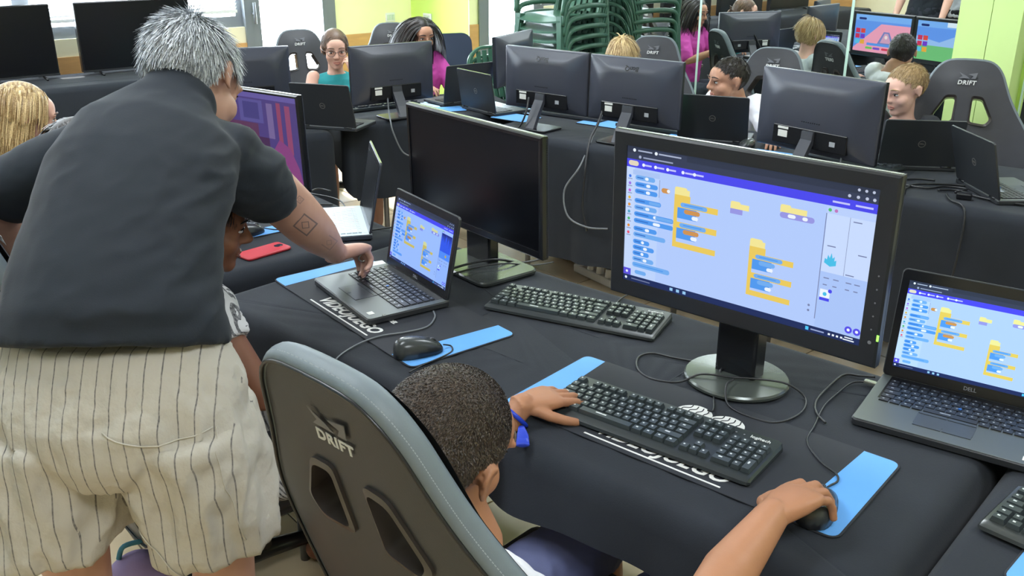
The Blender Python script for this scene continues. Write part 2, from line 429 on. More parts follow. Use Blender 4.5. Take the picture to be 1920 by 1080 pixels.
def desk(cx, cy, yaw, L, D, hem, lab, seed):
    t = thing('folding_table', 'folding table '+lab.replace('black cloth ', '').replace('long dark cloth ', ''), 'table', (cx, cy, 0), yaw)
    _q = MB(); slab(_q, L-0.035, D-0.035, 0.712, 0.744, 0.06, 0.004); _q.build('table_top', m_board, t, True, angle=40)
    for sx in (-1, 1):
        for sy in (-1, 1):
            MB().tube([(sx*(L/2-0.22), sy*(D/2-0.09), 0.0), (sx*(L/2-0.22), sy*(D/2-0.09), 0.712)], 0.014, 10).build('leg', m_steel, t, True)
    o = cloth_mesh(L, D, 0.75, hem, seed).build('tablecloth', m_cloth, None, True)
    o.location = (cx, cy, 0); o.rotation_euler = (0, 0, yaw)
    tag(o, lab, 'tablecloth'); return o
H = lambda f, r, b, l: dict(front=f, right=r, back=b, left=l)
desk(0.112, 1.944, -0.735, 1.77, 0.77, H(0.62, 0.5, 0.22, 0.20), 'black cloth beneath the two foreground keyboards and the lit monitor', 1)
uB = V((0.742, -0.671, 0)); cA = V((0.112, 1.944, 0))+uB*1.785
desk(cA.x, cA.y, -0.735, 1.77, 0.78, H(0.45, 0.4, 0.25, 0.5), 'black cloth at the bottom right corner beneath the partly cut keyboard', 2)
desk(-1.186, 3.27, -0.89, 1.8, 0.77, H(0.45, 0.15, 0.20, 0.2), 'black cloth beneath the silver laptop and the red phone', 3)
def row2(u, v): return V((0.791*u+0.611*v, -0.611*u+0.791*v, 0))
c = row2(-2.85+0.64, 3.43+0.385); desk(c.x, c.y, -0.658, 1.26, 0.77, H(0.20, 0.2, 0.4, 0.2), 'black cloth beneath the two grey monitors in front of the stacked chairs', 4)
c = row2(-1.57+0.9, 3.40+0.385); desk(c.x, c.y, -0.658, 1.78, 0.77, H(0.20, 0.2, 0.4, 0.2), 'black cloth in front of the blond boy and the white shirt boy', 5)
def skewed(x0, y0, yaw, L, D, along=1):
    d = V((math.cos(yaw), math.sin(yaw), 0)); n = V((-d.y, d.x, 0)); return V((x0, y0, 0))+d*(L/2*along)+n*(D/2)
c = skewed(-0.83, 4.53, 0.35, 1.0, 0.72); desk(c.x, c.y, 0.35, 1.0, 0.72, H(0.36, 0.42, 0.62, 0.5), 'black cloth in front of the girl in the teal top', 6)
c = skewed(-0.80, 4.34, 0.35, 1.6, 0.72, -1); desk(c.x-0.03, c.y, 0.35, 1.6, 0.72, H(0.16, 0.2, 0.4, 0.3), 'black cloth beneath the closed-back laptop behind the grey haired man', 7)
c = room(-3.9, 0.38); desk(c.x, c.y, W_ANG, 4.3, 0.6, H(0.15, 0.15, 0.3, 0.2), 'long dark cloth beneath the row of televisions by the windows', 8)

# ================================================================== RACING STYLE CHAIR
m_lea = mat('black_leatherette', srgb(50, 51, 56), 0.42, var=0.06, scale=20, bump=0.06, bscale=500, spec=0.45)
m_leag = mat('grey_leatherette', srgb(108, 118, 124), 0.5, var=0.06, scale=20, bump=0.05, bscale=500, spec=0.4)
m_pla = mat('black_plastic', srgb(30, 31, 34), 0.35)
m_plarim = mat('dark_brown_plastic', srgb(62, 56, 54), 0.3)
m_logo_w = mat('logo_white', srgb(205, 206, 204), 0.5)
m_logo_g = mat('logo_grey', srgb(96, 98, 104), 0.35)
m_stitch = mat('stitch_thread', srgb(146, 154, 158), 0.7)
HALF = [(0.10, 0.0), (0.195, 0.0), (0.222, 0.05), (0.226, 0.15), (0.240, 0.25), (0.278, 0.32), (0.304, 0.385), (0.298, 0.44), (0.262, 0.51), (0.224, 0.57), (0.195, 0.62), (0.175, 0.66), (0.156, 0.705), (0.137, 0.748), (0.106, 0.786), (0.058, 0.803)]
def _outline():
    r = [V((x, t, 0)) for x, t in HALF]; l = [V((-x, t, 0)) for x, t in HALF[::-1]]
    return catmull(r+l, 3, closed=True)
HOLE = [(0.036, 0.634), (0.077, 0.630), (0.120, 0.548), (0.102, 0.520), (0.038, 0.527)]
def round_poly(pts, r, n=4):
    out = []; k = len(pts)
    for i in range(k):
        p, a, b = pts[i], pts[i-1], pts[(i+1) % k]; A = p+(a-p).normalized()*r; B = p+(b-p).normalized()*r
        for j in range(n+1):
            t = j/n; out.append(A*(1-t)**2+p*(2*t*(1-t))+B*t*t)
    return out
def _hole(sx, grow=0.0):
    c = V((0.073, 0.573, 0)); pts = []
    for x, t in HOLE:
        p = V((x, t, 0)); d = (p-c).normalized(); p = p+d*grow; pts.append(V((sx*p.x, p.y, 0)))
    if sx < 0: pts = pts[::-1]
    return round_poly(pts, 0.014)
OUT = _outline()
def _back_tris():
    vs = [p.xy.copy() for p in OUT]; ed = [(i, (i+1) % len(OUT)) for i in range(len(OUT))]; base = len(vs)
    loops = [list(range(base))]
    for sx in (-1, 1):
        h = _hole(sx); o = len(vs); vs += [p.xy.copy() for p in h]; ed += [(o+i, o+(i+1) % len(h)) for i in range(len(h))]; loops.append(list(range(o, o+len(h))))
    def ins(p, poly):
        c = False; j = len(poly)-1
        for i in range(len(poly)):
            a, b = poly[i], poly[j]
            if (a.y > p.y) != (b.y > p.y) and p.x < (b.x-a.x)*(p.y-a.y)/(b.y-a.y)+a.x: c = not c
            j = i
        return c
    O2 = [p.xy for p in OUT]; Hs = [[p.xy for p in _hole(s, 0.006)] for s in (-1, 1)]; O3 = [V((p.x*0.95, 0.41+(p.y-0.41)*0.97)) for p in OUT]
    for ix in range(-9, 10):
        for it in range(1, 27):
            p = V((ix*0.03, it*0.031))
            if ins(p, O3) and not any(ins(p, h) for h in Hs): vs.append(p)
    r = delaunay_2d_cdt(vs, ed, [], 1, 1e-5)
    V2, F2 = r[0], r[2]; Hx = [[p.xy for p in _hole(s)] for s in (-1, 1)]
    F2 = [f for f in F2 if not any(ins(sum((V2[i] for i in f), V((0, 0)))/len(f), h) for h in Hx)]
    return V2, F2
B_V, B_F = _back_tris()
REC = 0.264; HINGE = V((0, -0.20, 0.385))
_bu = V((0, -math.sin(REC), math.cos(REC))); _bf = V((0, math.cos(REC), math.sin(REC)))
def bmap(x, t, d):                                # d: distance forward from the rear face
    cv = 0.032*max(0, (abs(x)-0.10)/0.18)**1.6*(1 if t > 0.2 else 0.6)
    return HINGE+V((x, 0, 0))+_bu*t+_bf*(d+cv)
def make_chair(name, label, loc, yaw, group='racing style chairs at the desks', stitched=False):
    T = thing(name, label, 'chair', (loc[0], loc[1], 0), yaw, group)
    P = MB()
    P.add([bmap(v.x, v.y, 0.0) for v in B_V], [tuple(f)[::-1] for f in B_F]); P.build('back_panel', m_lea, T, True, angle=60)
    P = MB(); P.add([bmap(v.x, v.y, 0.036+0.026*math.cos(min(1, abs(v.x)/0.19)*PI/2)*min(1, max(0, (0.80-v.y)/0.10))) for v in B_V], [tuple(f) for f in B_F]); P.build('front_cushion', m_lea, T, True, angle=60)
    n = len(OUT); nrm = []
    for i in range(n):
        d = (OUT[(i+1) % n]-OUT[i-1]).normalized(); nrm.append(V((d.y, -d.x, 0)))
    rg = []
    for dp, ofs in ((0.0, -0.004), (-0.003, 0.003), (0.006, 0.009), (0.016, 0.011), (0.026, 0.009), (0.034, 0.002), (0.035, -0.006)):
        rg.append([bmap(p.x+q.x*ofs, p.y+q.y*ofs, dp) for p, q in zip(OUT, nrm)])
    P = MB(); P.rings([list(r) for r in rg][::-1], cap=False); band = P.build('side_band', m_leag, T, True)
    P = MB(); pip = [bmap(p.x, p.y, -0.004) for p in OUT]; P.tube(pip+[pip[0]], 0.0028, 5, cap=False); P.build('piping', m_pla, band, True)
    if stitched:
        P = MB()
        for i in range(n):
            for q in (0.05, 0.30, 0.55, 0.80):
                j = (i+1) % n
                a = OUT[i].lerp(OUT[j], q); b = OUT[i].lerp(OUT[j], q+0.17); na = nrm[i]
                P.tube([bmap(a.x+na.x*0.0090, a.y+na.y*0.0090, 0.0075), bmap(b.x+na.x*0.0090, b.y+na.y*0.0090, 0.0075)], 0.0008, 4)
        P.build('stitching', m_stitch, band)
    for sx in (-1, 1):
        h0 = _hole(sx); h1 = _hole(sx, 0.012)
        P = MB(); P.rings([[bmap(p.x, p.y, d) for p in h] for h, d in ((h1, 0.002), (h1, -0.005), (h0, -0.007), (h0, 0.060), (h1, 0.068), (h1, 0.050))], cap=False)
        P.build('harness_frame', m_plarim, T, True, angle=40)
    # maker's name and wing emblem on both faces
    for face in (0, 1):
        if face == 0: M = Matrix.Translation(bmap(0, 0.700, -0.003)) @ Matrix.Rotation(PI/2-0.0+REC, 4, 'X')
        else: M = Matrix.Translation(bmap(0, 0.700, 0.066)) @ Matrix.Rotation(PI, 4, 'Z') @ Matrix.Rotation(PI/2-REC, 4, 'X')
        P = MB(); add_text(P, 'DRIFT', M, size=0.026, bold=0.0009, shear=0.12, space=1.12); P.build('lettering', m_logo_w, T)
        P = MB()
        for poly in ([(-0.036, 0.046), (-0.004, 0.030), (0.010, 0.019), (-0.034, 0.019), (-0.022, 0.029)], [(0.002, 0.038), (0.040, 0.046), (0.034, 0.019), (0.016, 0.019), (0.024, 0.031)]):
            P.add([M @ V((x, y, z)) for z in (0, 0.0012) for x, y in poly], [tuple(range(5, 10)), tuple(range(5))[::-1]])
        P.build('emblem', m_logo_g, T)
    # seat, arms, gas lift, star base
    Q = MB(); Q.rbox((0, 0.06, 0.395), (0.50, 0.50, 0.11), 0.04, seg=3)
    for sx in (-1, 1): Q.rbox((sx*0.225, 0.06, 0.425), (0.09, 0.48, 0.10), 0.035, seg=3)
    Q.build('seat', m_lea, T, True, angle=50)
    for sx in (-1, 1):
        Q = MB(); Q.rbox((sx*0.315, 0.02, 0.60), (0.075, 0.27, 0.032), 0.014, seg=3); ar = Q.build('armrest', m_pla, T, True, angle=50)
        Q = MB(); Q.tube([(sx*0.24, 0.02, 0.345), (sx*0.31, 0.02, 0.36), (sx*0.318, 0.02, 0.44), (sx*0.315, 0.02, 0.59)], [0.02, 0.022, 0.022, 0.02], 8); Q.build('arm_post', m_pla, ar, True)
    Q = MB(); Q.tube([(0, 0, 0.10), (0, 0, 0.22)], 0.028, 12); Q.tube([(0, 0, 0.22), (0, 0, 0.335)], 0.016, 12); Q.rbox((0, 0, 0.325), (0.2, 0.24, 0.03), 0.008); Q.build('gas_lift', m_pla, T, True, angle=40)
    for k in range(5):
        a = 2*PI*k/5+0.3; d = V((math.cos(a), math.sin(a), 0))
        Q = MB(); Q.tube([d*0.02+V((0, 0, 0.115)), d*0.16+V((0, 0, 0.10)), d*0.31+V((0, 0, 0.078))], [0.034, 0.026, 0.018], 8); lg = Q.build('base_leg', m_pla, T, True)
        Q = MB(); q = V((-d.y, d.x, 0))
        for sgn in (-1, 1): Q.tube([d*0.31+q*(sgn*0.011)+V((0, 0, 0.03)), d*0.31+q*(sgn*0.028)+V((0, 0, 0.03))], 0.03, 12)
        Q.build('caster', m_pla, lg, True, angle=40)
    return T
REAR_TOP = HINGE+_bu*0.82
def chair_at(name, label, top_xy, yaw, **k):      # place by the point above which the rear top edge stands
    c, s = math.cos(yaw), math.sin(yaw); l = REAR_TOP
    return make_chair(name, label, (top_xy[0]-(c*l.x-s*l.y), top_xy[1]-(s*l.x+c*l.y)), yaw, **k)
chair_at('racing_chair', 'dark grey racing style chair with light grey edge band seen from behind in the foreground', (-0.239, 0.988), -0.753, stitched=True)
CH2 = make_chair('racing_chair', 'black racing style chair of the girl in the striped top, mostly hidden by the man', (-0.78, 1.98), -0.86)
def dupchair(label, x, y, yaw, sc=1.0):      # x, y: where the top of the back stands
    ca, sa = math.cos(yaw), math.sin(yaw); l = REAR_TOP*sc
    c = copy_tree(CH2); c.location = (x-(ca*l.x-sa*l.y), y-(sa*l.x+ca*l.y), 0); c.scale = (sc, sc, sc); c.rotation_euler = (0, 0, yaw); c['label'] = label; return c

# ================================================================== GREEN STACKING CHAIR
m_green = mat('green_plastic', srgb(66, 104, 86), 0.28, var=0.05, scale=8, spec=0.5)
def make_mono(name, label, loc, yaw, z=0.0, group='green plastic stacking chairs'):
    T = thing(name, label, 'chair', (loc[0], loc[1], z), yaw, group)
    # seat: dished sheet
    Q = MB(); nx, ny = 9, 9; top = []; bot = []
    for j in range(ny):
        for i in range(nx):
            x = (i/(nx-1)-0.5); y = (j/(ny-1)-0.5); w = 0.45-0.05*(0.5-y)
            zz = 0.43-0.018*math.cos(x*PI)+(-0.03*max(0, y-0.3)/0.2)
            top.append((x*w, y*0.44+0.01, zz))
    fs = [(j*nx+i, j*nx+i+1, (j+1)*nx+i+1, (j+1)*nx+i) for j in range(ny-1) for i in range(nx-1)]
    Q.add(top, fs); o = len(top); Q.add([(a, b, c-0.012) for a, b, c in top], [f[::-1] for f in fs])
    rim = [i for i in range(nx)]+[j*nx+nx-1 for j in range(1, ny)]+[(ny-1)*nx+i for i in range(nx-2, -1, -1)]+[j*nx for j in range(ny-2, 0, -1)]
    for a, b in zip(rim, rim[1:]+rim[:1]): Q.f.append((b, a, a+o, b+o)); Q.m.append(0)
    Q.build('seat', m_green, T, True, angle=50)
    # back: arched frame, slats
    arch = catmull([(-0.225, -0.20, 0.42), (-0.225, -0.25, 0.60), (-0.20, -0.285, 0.76), (-0.12, -0.305, 0.83), (0, -0.31, 0.845), (0.12, -0.305, 0.83), (0.20, -0.285, 0.76), (0.225, -0.25, 0.60), (0.225, -0.20, 0.42)], 5)
    Q = MB(); Q.rings([[p+V((sx*a, b, 0)) for a, b in ((0.022, -0.006), (0.022, 0.008), (-0.022, 0.008), (-0.022, -0.006))] for p in arch for sx in (1,)], cap=True)
    Q.tube(arch, 0.016, 6); Q.build('back_frame', m_green, T, True, angle=60)
    for x in (-0.12, -0.06, 0, 0.06, 0.12):
        Q = MB(); a = V((x, -0.205, 0.44)); b = V((x*0.95, -0.30, 0.83-abs(x)*0.12)); m_ = a.lerp(b, 0.5)+V((0, -0.015, 0))
        Q.rings([[p+V((q*0.02, r_*0.004, 0)) for q, r_ in ((1, -1), (1, 1), (-1, 1), (-1, -1))] for p in (a, m_, b)]); Q.build('back_slat', m_green, T)
    for sx in (-1, 1):
        Q = MB(); Q.tube(catmull([(sx*0.232, -0.25, 0.63), (sx*0.265, -0.12, 0.645), (sx*0.272, 0.08, 0.64), (sx*0.262, 0.19, 0.60), (sx*0.245, 0.215, 0.44)], 4), 0.019, 8); Q.build('armrest', m_green, T, True)
        for y0, y1, in ((0.20, 0.235), (-0.20, -0.265)):
            Q = MB(); Q.rings([[V((sx*x+a, y+b, zz)) for a, b in ((s_, s_), (-s_, s_), (-s_, -s_), (s_, -s_))] for x, y, zz, s_ in ((0.215, y0, 0.43, 0.026), (0.235, (y0+y1)/2, 0.22, 0.022), (0.25, y1, 0.0, 0.018))][::-1])
            Q.build('leg', m_green, T)
    return T
# ================================================================== SCREENS: what they show, as coloured flat pieces
class Pic:
    def __init__(s, w, h): s.w, s.h = w, h; s.q = []; s.k = 0
    def poly(s, pts, col, st=1.0, lay=None):
        s.k += 1; s.q.append(([(x, y) for x, y in pts], col, st, s.k)); return s
    def r(s, u0, v0, u1, v1, col, st=1.0): return s.poly([(u0, v0), (u1, v0), (u1, v1), (u0, v1)], col, st)
    def rr(s, u0, v0, u1, v1, col, st=1.0):              # pill
        a = s.w/s.h; ry = (v1-v0)/2; rx = ry/a; pts = []
        for cx, cy, a0 in ((u1-rx, v1-ry, 0), (u0+rx, v1-ry, 90), (u0+rx, v0+ry, 180), (u1-rx, v0+ry, 270)):
            for k in range(4):
                t = math.radians(a0+30*k); pts.append((cx+rx*math.cos(t), cy+ry*math.sin(t)))
        return s.poly(pts, col, st)
    def disc(s, u, v, r_, col, st=1.0, n=14):
        a = s.w/s.h; return s.poly([(u+r_/a*math.cos(2*PI*k/n), v+r_*math.sin(2*PI*k/n)) for k in range(n)], col, st)
    def build(s, name, parent, M):                       # M maps (x right, y up, z out of the glass) with 0,0 the centre
        mats = []; mb = MB(); step = 0.0000035
        for pts, col, st, k in s.q:
            m = emat(col, st)
            if m not in mats: mats.append(m)
            P3 = [M @ V(((u-0.5)*s.w, (0.5-v)*s.h, 0.0002+k*step)) for u, v in pts]
            ar = sum((pts[i][0]*pts[(i+1) % len(pts)][1]-pts[(i+1) % len(pts)][0]*pts[i][1]) for i in range(len(pts)))
            if ar > 0: P3 = P3[::-1]
            mb.add(P3, [tuple(range(len(P3)))], mats.index(m))
        return mb.build(name, mats, parent)
S = 1.0
c_bg = srgb(178, 203, 252); c_pan = srgb(196, 216, 252); c_pur = srgb(72, 70, 236); c_dark = srgb(44, 52, 72); c_tab = srgb(52, 60, 84)
c_blu = srgb(78, 152, 238); c_blu2 = srgb(112, 172, 240); c_yel = srgb(234, 202, 92); c_yel2 = srgb(242, 230, 150); c_or = srgb(206, 146, 80); c_vio = srgb(150, 150, 226); c_wh = srgb(236, 244, 255); c_tx = srgb(120, 130, 170); c_task = srgb(26, 42, 92)
def scratch_pic(w, h, st=1.0, tint=None, stage=False):
    p = Pic(w, h); tw = (lambda c: c) if tint is None else (lambda c: tuple(a*b for a, b in zip(c, tint)))
    R = lambda a, b, c, d, col: p.r(a, b, c, d, tw(col), st)
    RR = lambda a, b, c, d, col: p.rr(a, b, c, d, tw(col), st)
    R(0, 0, 1, 1, c_bg)
    R(0, 0, 1, 0.047, c_dark); R(0, 0.047, 1, 0.092, c_tab); R(0.125, 0.008, 0.27, 0.047, c_tab)
    for a, b in ((0.05, 0.115), (0.145, 0.245)): R(a, 0.022, b, 0.032, srgb(170, 180, 205))
    for u in (0.033, 0.133): p.disc(u, 0.027, 0.012, tw(c_wh), st)
    R(0.075, 0.066, 0.21, 0.076, srgb(150, 160, 190)); p.disc(0.06, 0.07, 0.011, tw(srgb(170, 180, 210)), st)
    for u in (0.93, 0.955, 0.98): p.disc(u, 0.024, 0.009, tw(srgb(190, 198, 220)), st)
    for u in (0.90, 0.93, 0.96, 0.985): p.disc(u, 0.069, 0.010, tw(srgb(190, 198, 220)), st)
    R(0, 0.092, 1, 0.150, c_pur)
    RR(0.008, 0.102, 0.055, 0.138, srgb(226, 214, 190))
    for a, b in ((0.085, 0.115), (0.14, 0.172), (0.195, 0.225), (0.265, 0.30), (0.312, 0.345), (0.845, 0.905), (0.925, 0.985)): R(a, 0.116, b, 0.128, srgb(196, 200, 250))
    for u in (0.078, 0.133, 0.188, 0.256, 0.306): p.disc(u, 0.122, 0.012, tw(c_wh), st)
    R(0, 0.150, 0.038, 0.955, c_pan); R(0.038, 0.20, 0.155, 0.955, srgb(188, 211, 252)); R(0.154, 0.205, 0.156, 0.33, c_tx); R(0.03, 0.165, 0.155, 0.20, srgb(170, 196, 244))
    cats = [srgb(60, 120, 230), srgb(150, 110, 230), srgb(190, 100, 210), srgb(226, 180, 60), srgb(226, 150, 50), srgb(70, 160, 200), srgb(70, 180, 100), srgb(230, 140, 40), srgb(230, 80, 110)]
    for k, cc in enumerate(cats): p.disc(0.017, 0.215+0.052*k, 0.011, tw(cc), st); R(0.008, 0.232+0.052*k, 0.028, 0.237+0.052*k, c_tx)
    pal = [(0.235, 0.10), (0.285, 0.115), (0.335, 0.115), (0.405, 0.135), (0.455, 0.115), (0.505, 0.20), (0.555, 0.20), (0.615, 0.12), (0.66, 0.165), (0.715, 0.085), (0.76, 0.11), (0.805, 0.085), (0.85, 0.11)]
    for k, (v, u1) in enumerate(pal):
        v = 0.20+(v-0.235)*0.98
        RR(0.042, v, 0.042+u1*0.92, v+0.034, c_blu if k % 4 else c_blu2); R(0.05, v+0.013, 0.05+u1*0.3, v+0.021, srgb(50, 110, 200))
        if k not in (3, 8): RR(0.042+u1*0.45, v+0.006, 0.042+u1*0.62, v+0.028, c_wh)
        if k in (3, 5, 8): RR(0.042+u1*0.5, v+0.006, 0.042+u1*0.9, v+0.028, c_blu2)
    RR(0.042, 0.845, 0.22, 0.882, c_blu2); RR(0.055, 0.905, 0.11, 0.935, c_blu2); R(0.05, 0.86, 0.19, 0.868, c_blu)
    R(0, 0.905, 0.036, 0.955, srgb(90, 80, 220)); p.disc(0.017, 0.93, 0.010, tw(c_wh), st)
    RR(0.165, 0.255, 0.205, 0.29, c_or); p.disc(0.197, 0.272, 0.013, tw(c_wh), st)
    def script(u, v, k, sc=1.0):
        RR(u, v, u+0.055*sc, v+0.03, c_yel2); R(u, v+0.015, u+0.066*sc, v+0.055, c_yel2); R(u, v+0.055, u+0.07*sc, v+0.10, c_yel); R(u, v+0.055, u+0.016*sc, v+0.10+0.30*sc, c_yel)
        for q in range(2):
            y = v+0.10+q*0.145*sc
            R(u, y, u+0.19*sc, y+0.042*sc, c_yel); RR(u+0.028*sc, y+0.004, u+0.145*sc, y+0.036*sc, c_blu2); R(u+0.045*sc, y+0.014, u+0.125*sc, y+0.022, c_blu)
            R(u+0.016*sc, y+0.042*sc, u+0.10*sc, y+0.118*sc, c_blu); RR(u+0.045*sc, y+0.048*sc, u+0.115*sc, y+0.080*sc, c_or if k else c_blu2)
            RR(u+0.08*sc, y+0.086*sc, u+0.108*sc, y+0.114*sc, c_wh)
        R(u, v+0.39*sc, u+0.19*sc, v+0.43*sc, c_yel)
    script(0.225, 0.225, 1); script(0.555, 0.465, 0, 0.92)
    RR(0.465, 0.245, 0.505, 0.27, c_yel2); R(0.465, 0.258, 0.54, 0.295, c_yel2); R(0.465, 0.295, 0.515, 0.33, c_vio)
    RR(0.66, 0.20, 0.70, 0.225, c_yel2); R(0.66, 0.213, 0.76, 0.25, c_yel2); RR(0.66, 0.25, 0.79, 0.288, c_vio); RR(0.69, 0.257, 0.72, 0.281, c_wh); RR(0.745, 0.257, 0.765, 0.281, c_wh)
    # stage and sprite panes
    R(0.828, 0.155, 1, 0.20, srgb(186, 208, 252)); R(0.832, 0.20, 1, 0.575, srgb(200, 219, 254)); R(0.832, 0.575, 1, 0.955, srgb(170, 197, 248)); R(0.828, 0.20, 0.831, 0.90, c_tx)
    R(0.913, 0.20, 0.9145, 0.575, c_tx); p.disc(0.84, 0.177, 0.011, tw(srgb(80, 190, 110)), st); p.disc(0.862, 0.177, 0.011, tw(srgb(190, 120, 190)), st)
    if stage:
        R(0.832, 0.20, 1, 0.575, srgb(40, 90, 226)); sp = random.Random(3)
        for k in range(13):
            u = 0.836+k*0.0125; p.poly([(u, 0.205), (u+0.013, 0.205), (u+0.007, 0.25+sp.random()*0.14)], tw(srgb(14, 26, 110)), st)
        R(0.832, 0.47, 1, 0.575, srgb(90, 150, 240)); p.disc(0.935, 0.52, 0.02, tw(srgb(230, 190, 60)), st)
    else:
        cx, cy = 0.862, 0.515
        p.poly([(cx-0.022, cy), (cx-0.02, cy-0.03), (cx-0.013, cy-0.022), (cx-0.01, cy-0.055), (cx-0.003, cy-0.035), (cx+0.002, cy-0.07), (cx+0.007, cy-0.035), (cx+0.014, cy-0.05), (cx+0.014, cy-0.02), (cx+0.021, cy-0.028), (cx+0.021, cy+0.008), (cx, cy+0.02)][::-1], tw(srgb(70, 190, 232)), st)
        for u, v in ((0.925, 0.22), (0.845, 0.40), (0.955, 0.42), (0.92, 0.56)): R(u, v, u+0.03, v+0.007, c_tx)
    for u in (0.845, 0.88, 0.925, 0.955): R(u, 0.61, u+0.02, 0.617, c_tx); R(u, 0.655, u+0.015, 0.662, c_tx)
    R(0.838, 0.69, 0.874, 0.765, c_wh); R(0.838, 0.745, 0.874, 0.765, c_pur); p.disc(0.856, 0.72, 0.013, tw(srgb(70, 190, 232)), st); p.disc(0.874, 0.695, 0.013, tw(c_pur), st)
    for u in (0.955, 0.985): p.disc(u, 0.915, 0.024, tw(srgb(84, 76, 232)), st); p.disc(u, 0.915, 0.010, tw(c_wh), st)
    for v in (0.82, 0.855): p.disc(0.803, v, 0.008, tw(c_tx), st)
    R(0, 0.955, 1, 1, c_task); p.disc(0.014, 0.978, 0.010, tw(c_wh), st); R(0.04, 0.974, 0.13, 0.982, srgb(110, 120, 160))
    for u in (0.225, 0.255, 0.285): R(u, 0.967, u+0.014, 0.989, srgb(150, 200, 240))
    R(0.80, 0.966, 0.812, 0.99, srgb(80, 200, 250)); R(0.82, 0.974, 0.87, 0.983, srgb(150, 165, 210))
    for u in (0.885, 0.90, 0.915, 0.93): R(u, 0.972, u+0.008, 0.985, c_wh)
    R(0.945, 0.964, 0.975, 0.972, c_wh); R(0.94, 0.98, 0.98, 0.988, c_wh)
    return p
def game_pic(w, h, kind=0, st=1.0):
    p = Pic(w, h); p.r(0, 0, 1, 1, srgb(96, 150, 236), st); p.r(0, 0, 1, 0.16, srgb(120, 176, 244), st)
    if kind == 0:
        p.poly([(0, 0.22), (0.52, 0.22), (1, 0.92), (1, 1), (0, 1)], srgb(236, 160, 186), st)
        p.poly([(0.26, 0.75), (0.36, 0.42), (0.46, 0.42), (0.56, 0.75)], srgb(120, 130, 190), st); p.poly([(0.31, 0.72), (0.38, 0.46), (0.44, 0.46), (0.51, 0.72)], srgb(206, 160, 190), st)
        p.disc(0.41, 0.56, 0.05, srgb(240, 220, 220), st); p.r(0.10, 0.75, 0.75, 0.82, srgb(90, 150, 230), st)
        for u, c_ in ((0.1, srgb(220, 190, 90)), (0.34, srgb(210, 60, 90)), (0.5, srgb(120, 80, 200)), (0.64, srgb(110, 200, 90))): p.rr(u, 0.86, u+0.13, 0.92, c_, st)
    else:
        p.r(0, 0.55, 1, 1, srgb(110, 190, 120), st); p.poly([(0, 0.5), (0.3, 0.3), (0.6, 0.52), (1, 0.4), (1, 0.62), (0, 0.62)], srgb(150, 190, 240), st); p.r(0, 0.0, 0.5, 0.12, srgb(220, 236, 250), st)
    for i in range(3):
        for j, c_ in enumerate((srgb(220, 70, 60), srgb(200, 50, 90))):
            cc = [c_, srgb(110, 60, 200) if j == 0 else c_, srgb(230, 170, 60) if j == 0 else srgb(90, 190, 230)][i]
            p.r(0.80+j*0.095, 0.38+i*0.15, 0.88+j*0.095, 0.50+i*0.15, cc, st)
    p.rr(0.80, 0.08, 0.94, 0.14, srgb(20, 40, 110), st)
    return p
def room_pic(w, h, st=0.5):
    p = Pic(w, h); p.r(0, 0, 1, 1, srgb(92, 74, 150), st)
    for u0, v0, u1, v1, c_ in ((0, 0, 1, 0.06, srgb(120, 106, 190)), (0.18, 0.05, 0.34, 0.5, srgb(120, 108, 186)), (0.42, 0.08, 0.66, 0.34, srgb(106, 98, 176)), (0.46, 0.11, 0.62, 0.30, srgb(82, 74, 150)),
                                (0.1, 0.5, 0.7, 0.95, srgb(84, 48, 96)), (0.2, 0.35, 0.6, 0.55, srgb(110, 62, 104)), (0.80, 0.08, 0.84, 0.6, srgb(170, 80, 120)), (0.88, 0.1, 0.93, 0.65, srgb(170, 84, 130)), (0.70, 0.1, 0.76, 0.5, srgb(140, 120, 180))):
        p.r(u0, v0, u1, v1, c_, st)
    p.poly([(0.72, 1), (0.74, 0.62), (0.80, 0.50), (0.90, 0.58), (0.97, 0.80), (1.0, 1.0)][::-1], srgb(160, 78, 150), st)
    p.poly([(0.1, 0.95), (0.3, 0.80), (0.6, 0.86), (0.75, 1.0), (0.1, 1.0)][::-1], srgb(70, 70, 170), st)
    return p
# ================================================================== MONITORS, LAPTOPS, KEYBOARDS, MICE
m_bez = mat('monitor_bezel', srgb(38, 40, 44), 0.38, bump=0.03, bscale=700)
m_bezs = mat('satin_black_plastic', srgb(26, 27, 31), 0.25)
m_back = mat('monitor_back', srgb(62, 65, 77), 0.30, bump=0.02, bscale=600)
m_off = mat('dark_screen', srgb(12, 13, 18), 0.28, spec=0.35)
m_gloss = mat('glossy_base', srgb(58, 62, 62), 0.2, spec=0.7)
m_baseg = mat('satin_grey_base', srgb(84, 90, 86), 0.22, metal=0.35, spec=0.7)
m_dot = mat('button_mark', srgb(130, 132, 138), 0.5)
m_stick = mat('paper_sticker', srgb(226, 226, 222), 0.7)
m_cable = mat('black_cable', srgb(34, 35, 38), 0.4)
m_cableg = mat('grey_cable', srgb(110, 114, 118), 0.4)
m_led = emat((0.3, 1.0, 0.1), 2.0)
m_silver = mat('silver_edge', srgb(176, 178, 170), 0.25, metal=0.7)
